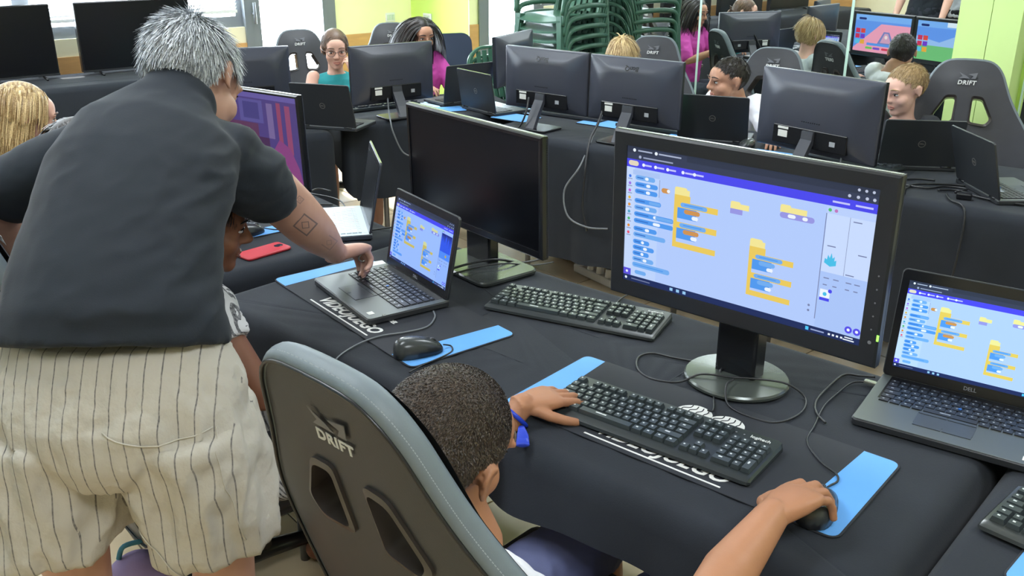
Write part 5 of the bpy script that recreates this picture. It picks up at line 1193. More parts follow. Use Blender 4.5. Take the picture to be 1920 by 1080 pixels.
def kid(label, hc, face, body, skinm, shirtm, hair, pants, s=0.92, pelvis=None, rh=None, lh=None, sleeve=0.55, up=(0, 0, 1), lean=0.04, browm=None, legs=True, voxel=0.006, curl=(0.3, 0.5, 0.3), rpole=(0, 0, -1), lpole=(0, 0, -1), gaze=(0, 0), sw=0.135, stripes=None, name='person', faceparts=True, lipm=None, shrug=0.0, hunch=0.0):
    hc = V(hc); f = V(body).normalized(); r = V((f.y, -f.x, 0)); T = person(name, label, (hc.x, hc.y)); M = head_M(hc, face, V(up), s)
    neck = hc-V((0, 0, (0.118-shrug)*s))-f*(0.026*s+hunch); base = neck-V((0, 0, 0.026*s))-f*0.006
    pel = V(pelvis) if pelvis else V((neck.x, neck.y, 0))-f*(0.06-lean)+V((0, 0, 0.47))
    bd = MB(); head_prims(bd, M); bd.cap_limb([hc-V((0, 0, 0.05*s))-f*0.015*s, neck, base-V((0, 0, 0.02))], [0.046*s, 0.045*s, 0.056*s], 16)
    sh = {}; wr = {}; el = {}
    for sd, k in (('R', 1), ('L', -1)): sh[sd] = base-V((0, 0, 0.022*s))+r*(k*sw*s)
    ch = base.lerp(pel, 0.25)+f*0.01; wa = base.lerp(pel, 0.68)
    bd.sect([(pel, r*0.10*s, f*0.07*s), (wa, r*0.09*s, f*0.07*s), (ch, r*0.11*s, f*0.075*s), (base, r*0.07*s, f*0.05*s)], 20)
    st = MB(); st.sect([(pel-V((0, 0, 0.03)), r*0.135*s, f*0.105*s), (wa, r*0.122*s, f*0.098*s), (ch, r*0.142*s, f*0.105*s), (base-V((0, 0, 0.04*s)), r*0.130*s, f*0.085*s), (base-V((0, 0, 0.008*s)), r*0.075*s, f*0.062*s)], 24)
    hb = []
    for sd, hp, pole in (('R', rh, rpole), ('L', lh, lpole)):
        k = 1 if sd == 'R' else -1
        if hp is None: hp = (sh[sd]+f*0.30+V((0, 0, -0.10)), f, V((0, 0, 1)))
        Wp, fd, nd = V(hp[0]), V(hp[1]), V(hp[2]); e = ik(sh[sd], Wp, 0.245*s, 0.225*s, V(pole)+r*(0.4*k)); el[sd] = e
        Wp = e+(Wp-e).normalized()*0.225*s
        bd.cap_limb([sh[sd], sh[sd].lerp(e, 0.5), e, e.lerp(Wp, 0.35), Wp], [0.042*s, 0.038*s, 0.033*s, 0.034*s, 0.023*s], 14)
        hm = MB(); hm.cap_limb([e.lerp(Wp, 0.6), Wp], [0.0275*s, 0.0225*s], 14); hand(hm, Wp, fd, nd, sd, curl, 0.86*s); hb.append(blob(hm, 0.0032, 3))
        if sleeve: st.cap_limb([sh[sd]-r*(0.02*k)*s, sh[sd].lerp(e, 0.4), sh[sd].lerp(e, sleeve+0.25)], [0.058*s, 0.054*s, 0.052*s], 16)
        else: st.cap_limb([base-V((0, 0, 0.02)), sh[sd]-r*(0.05*k)*s-V((0, 0, 0.01))], [0.035*s, 0.030*s], 14)
    if legs:
        pn = MB(); pn.sect([(pel+V((0, 0, 0.07)), r*0.13*s, f*0.10*s), (pel-V((0, 0, 0.04)), r*0.15*s, f*0.115*s)], 20)
        for k in (-1, 1):
            hip = pel+r*(k*0.08*s); kn = hip+f*0.36*s+r*(k*0.05)+V((0, 0, 0.01)); an = V((kn.x+f.x*0.02, kn.y+f.y*0.02, 0.09)); bd.cap_limb([hip, hip.lerp(kn, 0.5), kn, kn.lerp(an, 0.35), an], [0.07*s, 0.062*s, 0.05*s, 0.05*s, 0.034*s], 14)
            bd.cap_limb([an-f*0.02-V((0, 0, 0.045)), an+f*0.12-V((0, 0, 0.06))], [0.035*s, 0.026*s], 12); pn.cap_limb([hip-V((0, 0, 0.01)), hip.lerp(kn, 0.8)], [0.088*s, 0.076*s], 16)
    co, fs = blob(bd, voxel, 8); J = join_blobs([(co, fs)]+hb); J.build('body', skinm, T, True, world=True)
    addblob(T, 'shirt', st, 0.008, shirtm, 5, ((0.010, 14), dict(ridg=True)))
    if legs: addblob(T, 'trousers', pn, 0.010, pants, 5, ((0.008, 14),))
    if faceparts: face_parts(T, M, browm or h_brown, lipm, gaze)
    if hair: hair(T, M)
    return T, M
# ---- hair styles
def flow(p, n_, crown, rnd, lift, jit):
    v = p-V(crown); v = v-n_*v.dot(n_)
    if v.length < 0.012: v = v+V((rnd.uniform(-1, 1), rnd.uniform(-1, 1), 0))*0.02
    return (v.normalized()+n_*lift+V([rnd.uniform(-jit, jit) for _ in range(3)])).normalized()
def hair_short(m, seed=1, L=0.03, n=2600, fringe=True, side=0.14):
    def f(T, M):
        keep = lambda p: ((p.z > 0.050 - (0.02 if p.y < 0.02 else 0)) or (p.y < 0.0 and p.z > -0.035) or (p.y < -0.045 and p.z > -0.05)) and not (abs(p.x) > 0.045 and -0.04 < p.y and p.z < 0.024)
        def d(p, n_, rnd):
            return flow(p, n_, (0.01, -0.065, 0.09), rnd, 0.16, side)
        strands(T, M, n, keep, d, lambda p, r: L*r.uniform(0.6, 1.2) if p.z > 0.03 else L*0.45, 0.0024, m, seed, capgrow=1.045)
    return f
def hair_buzz(m, seed=1, n=26000, L=0.0034):
    def f(T, M):
        keep = lambda p: (p.z > 0.052 and p.y < 0.075) or (p.y < 0.008 and p.z > -0.035 and not (p.y > -0.030 and p.z < 0.020 and abs(p.x) > 0.05)) or (p.y < -0.045 and p.z > -0.055) or (p.z > 0.022 and p.y < 0.045)
        d = lambda p, n_, rnd: (n_*0.22+V((0, -0.45 if p.z > 0.05 else 0.0, -0.55))+V([rnd.uniform(-0.35, 0.35) for _ in range(3)])).normalized()
        strands(T, M, n, keep, d, lambda p, r: L*r.uniform(0.6, 1.2)*(0.6+0.4*min(1, max(0, (p.z+0.05)/0.08))), 0.0008, m, seed, seg=2, capgrow=1.012)
    return f
def hair_long(m, seed=1, n=1500, L=0.30, pony=False):
    def f(T, M):
        keep = lambda p: (p.z > 0.055 and p.y < 0.07) or (p.y < 0.022 and p.z > 0.0) or (p.y < 0.0 and p.z > -0.055)
        def d(p, n_, rnd):
            sd = 1 if p.x > 0 else -1
            v = V((sd*0.75, -0.15, -0.35)) if p.z > 0.07 else V((sd*0.12, -0.12, -1.0)); return (v+n_*0.12+V([rnd.uniform(-0.12, 0.12) for _ in range(3)])).normalized()
        strands(T, M, n, keep, d, lambda p, r: L*r.uniform(0.75, 1.1), 0.0042, m, seed, seg=9, droop=0.42, capgrow=1.04)
    return f
def hair_tied(m, seed=1, n=4800, tail=True):
    def f(T, M):
        keep = lambda p: (p.z > 0.046 and p.y < 0.082) or (p.y < 0.034 and p.z > 0.0) or (p.y < -0.012 and p.z > -0.05)
        def d(p, n_, rnd):
            sd = 1 if p.x > 0 else -1
            v = V((sd*(0.9 if p.z > 0.07 else 0.1), -0.75, -0.75 if p.z > 0.0 else 0.1)); v = v-n_*v.dot(n_); return (v.normalized()+n_*0.05+V([rnd.uniform(-0.07, 0.07) for _ in range(3)])).normalized()
        strands(T, M, n, keep, d, lambda p, r: 0.050*r.uniform(0.7, 1.1), 0.0028, m, seed, seg=6, droop=0.20, capgrow=1.055)
        if tail:
            rnd = random.Random(seed); q = MB()
            for k in range(60):
                a = rnd.uniform(0, 6.28); r_ = rnd.uniform(0, 0.017); x, y = r_*math.cos(a), r_*math.sin(a); L = rnd.uniform(0.8, 1.1)
                q.tube(catmull([(x*0.4, -0.100+y*0.3, 0.01), (x, -0.132+y, -0.01), (x*1.2, -0.142+y, -0.08*L), (x*0.9, -0.128+y, -0.17*L), (x*0.4, -0.112+y*0.5, -0.22*L)], 3), 0.0030, 4)
            q.xf(M); q.build('ponytail', m, T, True, world=True)
    return f
def hair_curly(m, seed=1, n=2600):
    def f(T, M):
        keep = lambda p: (p.z > 0.045) or (p.y < 0.01 and p.z > -0.05)
        d = lambda p, n_, rnd: (n_*0.6+V([rnd.uniform(-1, 1) for _ in range(3)])*0.8+V((0, 0, -0.3))).normalized()
        strands(T, M, n, keep, d, lambda p, r: 0.055*r.uniform(0.6, 1.2), 0.0050, m, seed, seg=4, droop=0.35, capgrow=1.07)
    return f
def hair_bowl(m, seed=1):
    def f(T, M):
        keep = lambda p: (p.z > 0.025) or (p.y < 0.03 and p.z > -0.03)
        def d(p, n_, rnd):
            return flow(p, n_, (0, -0.05, 0.10), rnd, 0.14, 0.12)
        strands(T, M, 5200, keep, d, lambda p, r: 0.085*r.uniform(0.7, 1.1) if p.z > 0.06 else 0.05, 0.0030, m, seed, seg=5, droop=0.35, capgrow=1.05)
    return f

# ---------------------------------------------------------------- the man bending over the laptop
m_shirtb = mat('black_tshirt', srgb(37, 42, 49), 0.85, var=0.10, scale=5, bump=0.08, bscale=400, sheen=0.08, spec=0.2)
def striped(name, c0, c1, freq, wid, axis=0, nz=0.6, bumps=0.15, shear=0.0, rough=0.85):
    m = bpy.data.materials.new(name); m.use_nodes = True; nt = m.node_tree; b = nt.nodes['Principled BSDF']; b.inputs['Roughness'].default_value = rough; b.inputs['Specular IOR Level'].default_value = 0.2
    tc = nt.nodes.new('ShaderNodeTexCoord'); sp = nt.nodes.new('ShaderNodeSeparateXYZ'); nt.links.new(tc.outputs['Object'], sp.inputs[0])
    no = nt.nodes.new('ShaderNodeTexNoise'); no.inputs['Scale'].default_value = 5.0; no.inputs['Detail'].default_value = 1; nt.links.new(tc.outputs['Object'], no.inputs[0])
    def mth(op, a, bb=None, cc=None):
        n = nt.nodes.new('ShaderNodeMath'); n.operation = op
        for k, q in enumerate((a, bb, cc)):
            if q is None: continue
            if isinstance(q, (float, int)): n.inputs[k].default_value = float(q)
            else: nt.links.new(q, n.inputs[k])
        return n.outputs[0]
    u = mth('MULTIPLY_ADD', no.outputs['Fac'], nz/freq, sp.outputs[axis]); u = mth('MULTIPLY_ADD', sp.outputs[2 if axis != 2 else 0], shear, u)
    fr = mth('FRACT', mth('MULTIPLY', u, freq)); d = mth('ABSOLUTE', mth('SUBTRACT', fr, 0.5)); a = mth('LESS_THAN', d, wid)
    n3 = nt.nodes.new('ShaderNodeTexNoise'); n3.inputs['Scale'].default_value = 160; nt.links.new(tc.outputs['Object'], n3.inputs[0]); a = mth('MULTIPLY', a, mth('MULTIPLY_ADD', n3.outputs['Fac'], 1.1, 0.2))
    if axis == 0:
        sn = nt.nodes.new('ShaderNodeSeparateXYZ'); nt.links.new(tc.outputs['Normal'], sn.inputs[0]); a = mth('MULTIPLY', a, mth('LESS_THAN', mth('ABSOLUTE', sn.outputs[0]), 0.88))
    mx = nt.nodes.new('ShaderNodeMix'); mx.data_type = 'RGBA'; mx.clamp_factor = True; nt.links.new(a, mx.inputs[0]); mx.inputs[6].default_value = (*c0, 1); mx.inputs[7].default_value = (*c1, 1); nt.links.new(mx.outputs[2], b.inputs['Base Color'])
    if bumps:
        n2 = nt.nodes.new('ShaderNodeTexNoise'); n2.inputs['Scale'].default_value = 28; n2.inputs['Detail'].default_value = 5; nt.links.new(tc.outputs['Object'], n2.inputs[0]); bp = nt.nodes.new('ShaderNodeBump'); bp.inputs['Strength'].default_value = bumps; bp.inputs['Distance'].default_value = 0.02; nt.links.new(n2.outputs['Fac'], bp.inputs['Height']); nt.links.new(bp.outputs[0], b.inputs['Normal'])
    return m
m_shorts = striped('striped_linen', srgb(192, 186, 175), srgb(100, 97, 98), 41, 0.040, 0, 0.5, 0.34)
MAN = person('person', 'grey haired man in black t-shirt and striped shorts bending over the laptop', (-0.68, 1.55))
def secs(rows):
    out = []
    for i, (c, lat, hw, hd) in enumerate(rows):
        c = V(c); a = V(rows[max(i-1, 0)][0]); b = V(rows[min(i+1, len(rows)-1)][0]); t = (b-a).normalized(); l = V(lat); l = (l-t*l.dot(t)).normalized(); out.append((c, l*hw, t.cross(l)*hd))
    return out
st = MB()
st.sect(secs([((-0.700, 1.488, 0.975), (1, 0, 0), 0.206, 0.152), ((-0.700, 1.500, 1.005), (1, 0, 0), 0.200, 0.146), ((-0.704, 1.545, 1.06), (1, 0.02, 0), 0.184, 0.130), ((-0.706, 1.63, 1.14), (1, 0.08, -0.02), 0.174, 0.118),
               ((-0.706, 1.73, 1.21), (1, 0.16, -0.04), 0.174, 0.112), ((-0.702, 1.82, 1.258), (1, 0.22, -0.06), 0.160, 0.100), ((-0.695, 1.88, 1.292), (1, 0.32, -0.16), 0.118, 0.075), ((-0.690, 1.92, 1.318), (1, 0.32, -0.16), 0.078, 0.070), ((-0.676, 1.952, 1.340), (1, 0.32, -0.16), 0.073, 0.068)]), 36)
st.cap_limb([(-0.66, 1.84, 1.240), (-0.595, 1.885, 1.205), (-0.560, 1.935, 1.155), (-0.540, 1.972, 1.120)], [0.080, 0.084, 0.078, 0.074], 20)
st.cap_limb([(-0.79, 1.84, 1.225), (-0.87, 1.86, 1.215), (-0.95, 1.87, 1.185), (-1.03, 1.88, 1.145)], [0.072, 0.072, 0.072, 0.070], 20)
def mk(p): return 0.35+1.5*min(1, max(0, (p[0]+0.66)*4))*min(1, max(0, (p[2]-1.0)*5))
o, SH_CO, SH_F = addblob(MAN, 'tshirt', st, 0.008, m_shirtb, 8, ((0.016, 7.5, (1.2, 0.5, 1.6)), dict(ridg=True, mask=mk)))
sh = MB()
sh.sect([((-0.697, 1.505, 1.00), (0.180, 0, 0), (0, 0.122, 0)), ((-0.695, 1.490, 0.955), (0.198, 0, 0), (0, 0.140, 0)), ((-0.690, 1.475, 0.885), (0.214, 0, 0), (0, 0.162, 0)), ((-0.688, 1.475, 0.82), (0.220, 0, 0), (0, 0.155, 0)), ((-0.690, 1.48, 0.775), (0.208, 0, 0), (0, 0.138, 0))][::-1], 40)
sh.sect([((-0.585, 1.475, 0.84), (0.118, 0.0, 0), (0, 0.15, 0)), ((-0.574, 1.48, 0.73), (0.120, 0, 0), (0, 0.145, 0)), ((-0.568, 1.49, 0.64), (0.118, 0, 0), (0, 0.14, 0)), ((-0.566, 1.495, 0.592), (0.120, 0, 0), (0, 0.14, 0))][::-1], 32)
sh.sect([((-0.795, 1.475, 0.84), (0.118, 0.0, 0), (0, 0.15, 0)), ((-0.818, 1.47, 0.73), (0.122, 0, 0), (0, 0.145, 0)), ((-0.835, 1.46, 0.65), (0.126, 0, 0), (0, 0.14, 0)), ((-0.842, 1.455, 0.610), (0.130, 0, 0), (0, 0.14, 0))][::-1], 32)
S_CO, S_F = blob(sh, 0.007, 5)
S_CO = wrinkle(S_CO, S_F, 0.010, 42, (1, 1, 0.10), True, mask=lambda p: max(0.0, 1-abs(p[2]-0.925)/0.075))
S_CO = wrinkle(S_CO, S_F, 0.030, 8, (1.4, 1.0, 0.55), ridg=True, mask=lambda p: min(1.0, max(0.12, (0.955-p[2])*9)))
MB().add(S_CO.tolist(), S_F).build('shorts', m_shorts, MAN, True, world=True)
bvh = BVHTree.FromPolygons([V(p) for p in S_CO], S_F)
def onshorts(pts, lift=0.002):
    out = []
    for x, z in pts:
        h = bvh.ray_cast(V((x, 0.9, z)), V((0, 1, 0)))
        if h[0] is not None: out.append(h[0]-V((0, lift, 0)))
    return out
m_hem = mat('linen_seam', srgb(196, 190, 178), 0.85)
for pts, r_ in (([(-0.66+0.012*k, 0.895-0.0020*k-0.016*math.sin(k/13*PI)) for k in range(14)], 0.0014), ([(-0.50+0.002*k, 0.868-0.018*k) for k in range(14)], 0.0008), ([(-0.655+0.003*k, 0.69-0.004*k) for k in range(50)], 0.0012)):
    L = onshorts(pts)
    if len(L) > 2: q = MB(); q.tube(L, r_, 6); q.build('pocket_seam', m_hem, MAN, True, world=True)
hM = head_M((-0.676, 2.008, 1.352), (0.24, 0.76, -0.58), V((-0.04, 0.3, 1)), 1.13)
bd = MB(); head_prims(bd, hM)
bd.cap_limb([(-0.680, 1.985, 1.330), (-0.684, 1.945, 1.310), (-0.693, 1.87, 1.265)], [0.060, 0.062, 0.07], 18)
bd.sect(secs([((-0.663, 1.49, 0.86), (1, 0, 0), 0.17, 0.11), ((-0.68, 1.56, 1.05), (1, 0, 0), 0.14, 0.09), ((-0.695, 1.74, 1.20), (1, 0.2, -0.08), 0.14, 0.08), ((-0.692, 1.86, 1.275), (1, 0.3, -0.14), 0.09, 0.05)]), 24)
bd.cap_limb([(-0.595, 1.885, 1.205), (-0.530, 1.995, 1.112), (-0.502, 2.065, 1.045), (-0.488, 2.115, 1.000), (-0.475, 2.18, 0.950), (-0.466, 2.245, 0.903), (-0.459, 2.285, 0.872)], [0.060, 0.060, 0.057, 0.055, 0.049, 0.038, 0.029], 20)
bd.cap_limb([(-0.87, 1.86, 1.215), (-1.03, 1.88, 1.145), (-1.09, 1.89, 1.09), (-1.12, 1.98, 0.98), (-1.09, 2.14, 0.83)], [0.056, 0.054, 0.050, 0.046, 0.032], 18)
for k, x in ((1, -0.568), (-1, -0.835)):
    y = 1.50 if k > 0 else 1.46
    bd.cap_limb([(x*0.985-0.01, y, 0.80), (x, y+0.01, 0.60), (x, y+0.02, 0.50), (x, y-0.01, 0.34), (x, y, 0.10)], [0.085, 0.072, 0.060, 0.060, 0.038], 18); bd.cap_limb([(x, y-0.03, 0.035), (x+0.01, y+0.15, 0.03)], [0.04, 0.034], 14)
hm = MB(); hm.cap_limb([(-0.465, 2.25, 0.899), (-0.457, 2.30, 0.862)], [0.034, 0.029], 18)
tips = []
hand(hm, (-0.456, 2.302, 0.858), (0.50, 0.85, -0.12), (-0.12, 0.25, 1), 'R', sc=1.14, thumb=0.25, curls=[(0.75, 0.55, 0.25), (1.05, 0.9, 0.5), (1.15, 1.0, 0.6), (1.2, 1.0, 0.6)], tips=tips)
hm2 = MB(); hand(hm2, (-1.09, 2.14, 0.83), (0.3, 0.9, -0.35), (0, 0.4, 1), 'L', sc=1.04)
J = join_blobs([blob(bd, 0.006, 6), blob(hm, 0.0034, 3), blob(hm2, 0.0045, 3)])
# tattooed skin: outlines printed on the forearm
m_tat = bpy.data.materials.new('skin_fair_tattooed'); m_tat.use_nodes = True; nt = m_tat.node_tree; b = nt.nodes['Principled BSDF']; b.inputs['Roughness'].default_value = 0.5
tc = nt.nodes.new('ShaderNodeTexCoord'); nz = nt.nodes.new('ShaderNodeTexNoise'); nz.inputs['Scale'].default_value = 14; nt.links.new(tc.outputs['Object'], nz.inputs[0])
rp = nt.nodes.new('ShaderNodeValToRGB'); rp.color_ramp.elements[0].color = (*srgb(178, 132, 112), 1); rp.color_ramp.elements[1].color = (*srgb(208, 164, 144), 1); nt.links.new(nz.outputs['Fac'], rp.inputs[0])
def tat_mask(c, ax, bx, size, lw):
    c = V(c)-MAN.location; ax = V(ax).normalized(); bx = V(bx); bx = (bx-ax*bx.dot(ax)).normalized()
    def vm(op, a, vec):
        n = nt.nodes.new('ShaderNodeVectorMath'); n.operation = op
        nt.links.new(a, n.inputs[0]); n.inputs[1].default_value = vec; return n
    d = vm('SUBTRACT', tc.outputs['Object'], c).outputs[0]
    def mth(op, a, bb=None):
        n = nt.nodes.new('ShaderNodeMath'); n.operation = op
        for k, q in enumerate((a, bb)):
            if q is None: continue
            if isinstance(q, (float, int)): n.inputs[k].default_value = float(q)
            else: nt.links.new(q, n.inputs[k])
        return n.outputs[0]
    u = mth('ABSOLUTE', vm('DOT_PRODUCT', d, ax).outputs['Value']); v = mth('ABSOLUTE', vm('DOT_PRODUCT', d, bx).outputs['Value']); w = mth('ABSOLUTE', vm('DOT_PRODUCT', d, ax.cross(bx)).outputs['Value'])
    mx = mth('MAXIMUM', u, v); ring = mth('LESS_THAN', mth('ABSOLUTE', mth('SUBTRACT', mx, size)), lw); inner = mth('LESS_THAN', mth('ABSOLUTE', mth('SUBTRACT', mth('ADD', u, v), size*0.55)), lw*0.8)
    near = mth('LESS_THAN', w, 0.045); return mth('MULTIPLY', mth('MAXIMUM', ring, mth('MULTIPLY', inner, mth('LESS_THAN', mx, size))), near), mth
TATC = (-0.472, 2.045, 1.018)
ms, mth_ = tat_mask(TATC, (0.93, 0.45, 0.98), (1.05, -0.05, -0.98), 0.018, 0.0017)
ms2, _ = tat_mask((-0.470, 2.00, 1.090), (0.93, 0.45, 0.98), (1.05, -0.05, -0.98), 0.006, 0.0012); ms3, _ = tat_mask((-0.445, 2.16, 0.938), (0.93, 0.45, 0.98), (1.05, -0.05, -0.98), 0.014, 0.0016)
mm = mth_('MULTIPLY', mth_('MAXIMUM', mth_('MAXIMUM', ms, mth_('MULTIPLY', ms2, 0.6)), mth_('MULTIPLY', ms3, 0.45)), 0.7)
mxn = nt.nodes.new('ShaderNodeMix'); mxn.data_type = 'RGBA'; nt.links.new(mm, mxn.inputs[0]); nt.links.new(rp.outputs[0], mxn.inputs[6]); mxn.inputs[7].default_value = (*srgb(70, 72, 84), 1); nt.links.new(mxn.outputs[2], b.inputs['Base Color'])
J.build('body', m_tat, MAN, True, world=True); nails(MAN, tips, 1.1)
q = MB(); n = 20; rc = tips[2][0]
q = MB(); q.tube([V((-0.402, 2.372, 0.822))+V((0.0095*math.cos(2*PI*k/18), 0.004*math.cos(2*PI*k/18), 0.0095*math.sin(2*PI*k/18))) for k in range(19)], 0.0022, 6); q.build('ring', m_silver, MAN, True, world=True)
def man_hair(T, M):
    keep = lambda p: (p.z > 0.045 and p.y < 0.07) or (p.y < 0.012 and p.z > -0.03 and not (p.y > -0.045 and p.z < 0.030)) or (p.y < -0.03 and p.z > -0.062) or (p.y < 0.05 and p.z > 0.03)
    def d(p, n_, rnd):
        return flow(p, n_, (0.012, -0.045, 0.10), rnd, 0.24, 0.30)
    strands(T, M, 12000, keep, d, lambda p, r: (0.030 if p.z > 0.0 else 0.018)*r.uniform(0.6, 1.3), 0.0014, h_grey, 5, seg=3, droop=0.10, capgrow=1.045)
man_hair(MAN, hM); face_parts(MAN, hM, h_grey)

# ---------------------------------------------------------------- the boy at the keyboard in the foreground
BOY = person('person', 'boy with cropped dark hair seen from behind, typing in the foreground', (-0.08, 1.17))
m_white_t = mat('white_tshirt', srgb(232, 232, 236), 0.85, bump=0.06, bscale=300); m_navy = mat('slate_blue_shorts', srgb(98, 104, 142), 0.85, var=0.06, scale=8, bump=0.1, bscale=300)
bM = head_M((-0.100, 1.190, 0.944), (0.54, 0.80, -0.28), V((0.24, -0.10, 1)), 1.15)
fB = V((0.705, 0.709, 0)); rB = V((0.709, -0.705, 0)); bd = MB(); head_prims(bd, bM)
bd.cap_limb([(-0.092, 1.19, 0.91), (-0.088, 1.185, 0.85), (-0.072, 1.195, 0.77)], [0.050, 0.048, 0.06], 18)
pel = V((0.018, 1.294, 0.47)); bs = V((-0.066, 1.200, 0.722))
bd.sect([(pel, rB*0.10, fB*0.07), (pel.lerp(bs, 0.5), rB*0.09, fB*0.07), (pel.lerp(bs, 0.85), rB*0.11, fB*0.07), (bs, rB*0.06, fB*0.05)], 22)
sR = bs-V((0, 0, 0.045))+rB*0.135; sL = bs-V((0, 0, 0.045))-rB*0.135
wR = V((0.404, 1.222, 0.806)); eR = V((0.256, 1.050, 0.758)); wL = V((0.022, 1.612, 0.788)); eL = ik(sL, wL, 0.235, 0.215, (-0.6, 0.2, -0.8))
bd.cap_limb([sR, sR.lerp(eR, 0.5), eR, eR.lerp(wR, 0.4), wR], [0.042, 0.039, 0.037, 0.040, 0.0262], 18)
bd.cap_limb([sL, sL.lerp(eL, 0.5), eL, eL.lerp(wL, 0.4), wL], [0.042, 0.039, 0.034, 0.035, 0.0220], 18)
for k in (-1, 1):
    hip = pel+rB*(k*0.085); kn = hip+fB*0.38+rB*(k*0.05); an = V((kn.x, kn.y, 0.09)); bd.cap_limb([hip, kn, kn.lerp(an, 0.3), an], [0.07, 0.05, 0.05, 0.034], 16); bd.cap_limb([an-V((0, 0, 0.045)), an+fB*0.12-V((0, 0, 0.06))], [0.035, 0.026], 12)
hR = MB(); tR = []; hR.cap_limb([eR.lerp(wR, 0.6), wR], [0.030, 0.0255], 18); hand(hR, wR, (0.78, 0.62, 0.06), (-0.30, 0.0, 1), 'R', sc=1.02, thumb=0.40, splay=0.07, curls=[(0.22, 0.62, 0.50), (0.24, 0.66, 0.52), (0.32, 0.72, 0.52), (0.40, 0.74, 0.52)], tips=tR)
hL = MB(); tL = []; hL.cap_limb([eL.lerp(wL, 0.6), wL], [0.026, 0.0235], 18); hand(hL, wL, (0.83, 0.55, -0.05), (-0.05, -0.15, 1), 'L', sc=0.94, thumb=-0.02, splay=0.10, curls=[(0.15, 0.35, 0.25), (0.15, 0.40, 0.3), (0.2, 0.40, 0.3), (0.2, 0.40, 0.3)], tips=tL)
J = join_blobs([blob(bd, 0.005, 5), blob(hR, 0.0028, 3), blob(hL, 0.0028, 3)]); J.build('body', sk_boy, BOY, True, world=True); nails(BOY, tR+tL, 0.95)
stb = MB(); stb.sect([(pel-V((0, 0, 0.02)), rB*0.14, fB*0.10), (pel.lerp(bs, 0.4), rB*0.13, fB*0.10), (pel.lerp(bs, 0.78), rB*0.145, fB*0.10), (bs-V((0, 0, 0.03)), rB*0.13, fB*0.085), (bs+V((0, 0, 0.01)), rB*0.07, fB*0.062)], 26)
for s_, e_, k in ((sR, eR, 1), (sL, eL, -1)): stb.cap_limb([s_-rB*0.02*k, s_.lerp(e_, 0.35), s_.lerp(e_, 0.66)], [0.060, 0.056, 0.056], 18)
addblob(BOY, 'tshirt', stb, 0.007, m_white_t, 5, ((0.010, 12), dict(ridg=True)))
pn = MB(); pn.sect([(pel+V((0, 0, 0.06)), rB*0.135, fB*0.10), (pel-V((0, 0, 0.03)), rB*0.155, fB*0.12)], 22)
for k in (-1, 1):
    hip = pel+rB*(k*0.085); kn = hip+fB*0.38+rB*(k*0.05); pn.cap_limb([hip, hip.lerp(kn, 0.85)], [0.092, 0.080], 18)
addblob(BOY, 'shorts', pn, 0.008, m_navy, 5, ((0.010, 12), dict(ridg=True)))
hair_buzz(h_buzz, 3)(BOY, bM); face_parts(BOY, bM, h_buzz)
m_bandb = mat('blue_band', srgb(26, 60, 190), 0.4); wd = (wL-eL).normalized(); ax, ay = frame_of(wd); bc = wL-wd*0.028
q = MB(); q.tube([bc+ax*(0.031*math.cos(2*PI*k/20))+ay*(0.031*math.sin(2*PI*k/20)) for k in range(21)], 0.0045, 8); wb_ = q.build('wristband', m_bandb, BOY, True, world=True)
q = MB(); q.sect([((0.018, 1.552, 0.772), (0.006, 0, 0), (0, 0.006, 0)), ((0.020, 1.535, 0.766), (0.011, 0, 0), (0, 0.008, 0.002)), ((0.020, 1.512, 0.757), (0.013, 0, 0), (0, 0.004, 0.003))], 12); q.build('band_tag', m_bandb, BOY, True, world=True)

# ---------------------------------------------------------------- the other children
m_strg = striped('striped_jersey', srgb(214, 214, 216), srgb(30, 30, 40), 95, 0.20, 0, 0.2, 0.05, 0.55)
m_teal = mat('teal_vest', srgb(40, 150, 156), 0.8, bump=0.05, bscale=300); m_mag = mat('magenta_tshirt', srgb(196, 70, 160), 0.8, bump=0.05, bscale=300); m_blk = mat('black_jersey', srgb(34, 36, 42), 0.85); m_bgrey = mat('blue_grey_tshirt', srgb(110, 124, 160), 0.85); m_dkp = mat('dark_trousers', srgb(44, 48, 60), 0.9)
m_lgrey = mat('light_grey_tshirt', srgb(206, 212, 216), 0.85)
G1, G1M = kid('girl in striped jersey sitting at the laptop, half hidden behind the man', (-0.684, 1.965, 1.046), (0.90, 0.36, -0.20), (0.86, 0.51, 0), sk_girl, m_strg, hair_tied(h_black, 11), m_strg, 0.97, rh=((-0.56, 2.00, 0.62), (0.7, 0.6, -0.1), (0, 0, 1)), lh=((-0.68, 2.12, 0.66), (0.6, 0.8, -0.05), (0, 0, 1)), sleeve=0.04, sw=0.105, pelvis=(-0.775, 1.87, 0.47), lipm=m_lipd, browm=h_black, rpole=(0.6, -0.6, -0.8), lean=0.02)
kid('child with curly blond hair at the left edge of the picture', (-1.60, 3.06, 1.075), (0.75, 0.62, -0.25), (0.78, 0.62, 0), sk_f1, m_blk, hair_long(h_blond, 12, 2200, 0.11), m_dkp, 0.95)
kid('dark haired child in blue grey at the purple monitor, hidden behind the man', (-1.19, 2.56, 1.06), (0.70, 0.70, -0.2), (0.72, 0.69, 0), sk_f1, m_bgrey, hair_long(h_black, 13, 900, 0.26), m_dkp, 0.92, rh=((-0.905, 2.685, 0.795), (0.66, 0.72, -0.10), (0, 0, 1)))
TG, TGM = kid('girl in teal vest and glasses with her hand at her chin', (-0.985, 5.33, 1.015), (0.26, -0.95, -0.12), (0.35, -0.94, 0), sk_f1, m_teal, hair_tied(h_lbrown, 14), m_dkp, 0.93, sleeve=0, rh=((-1.03, 5.06, 0.80), (0.6, -0.7, 0), (0, 0, 1)), lh=((-0.865, 5.19, 0.905), (-0.25, 0.12, 0.95), (0.7, -0.7, 0)), curl=(0.9, 0.9, 0.5), lpole=(0.5, -0.3, -0.8), browm=h_lbrown, gaze=(0.001, -0.002))
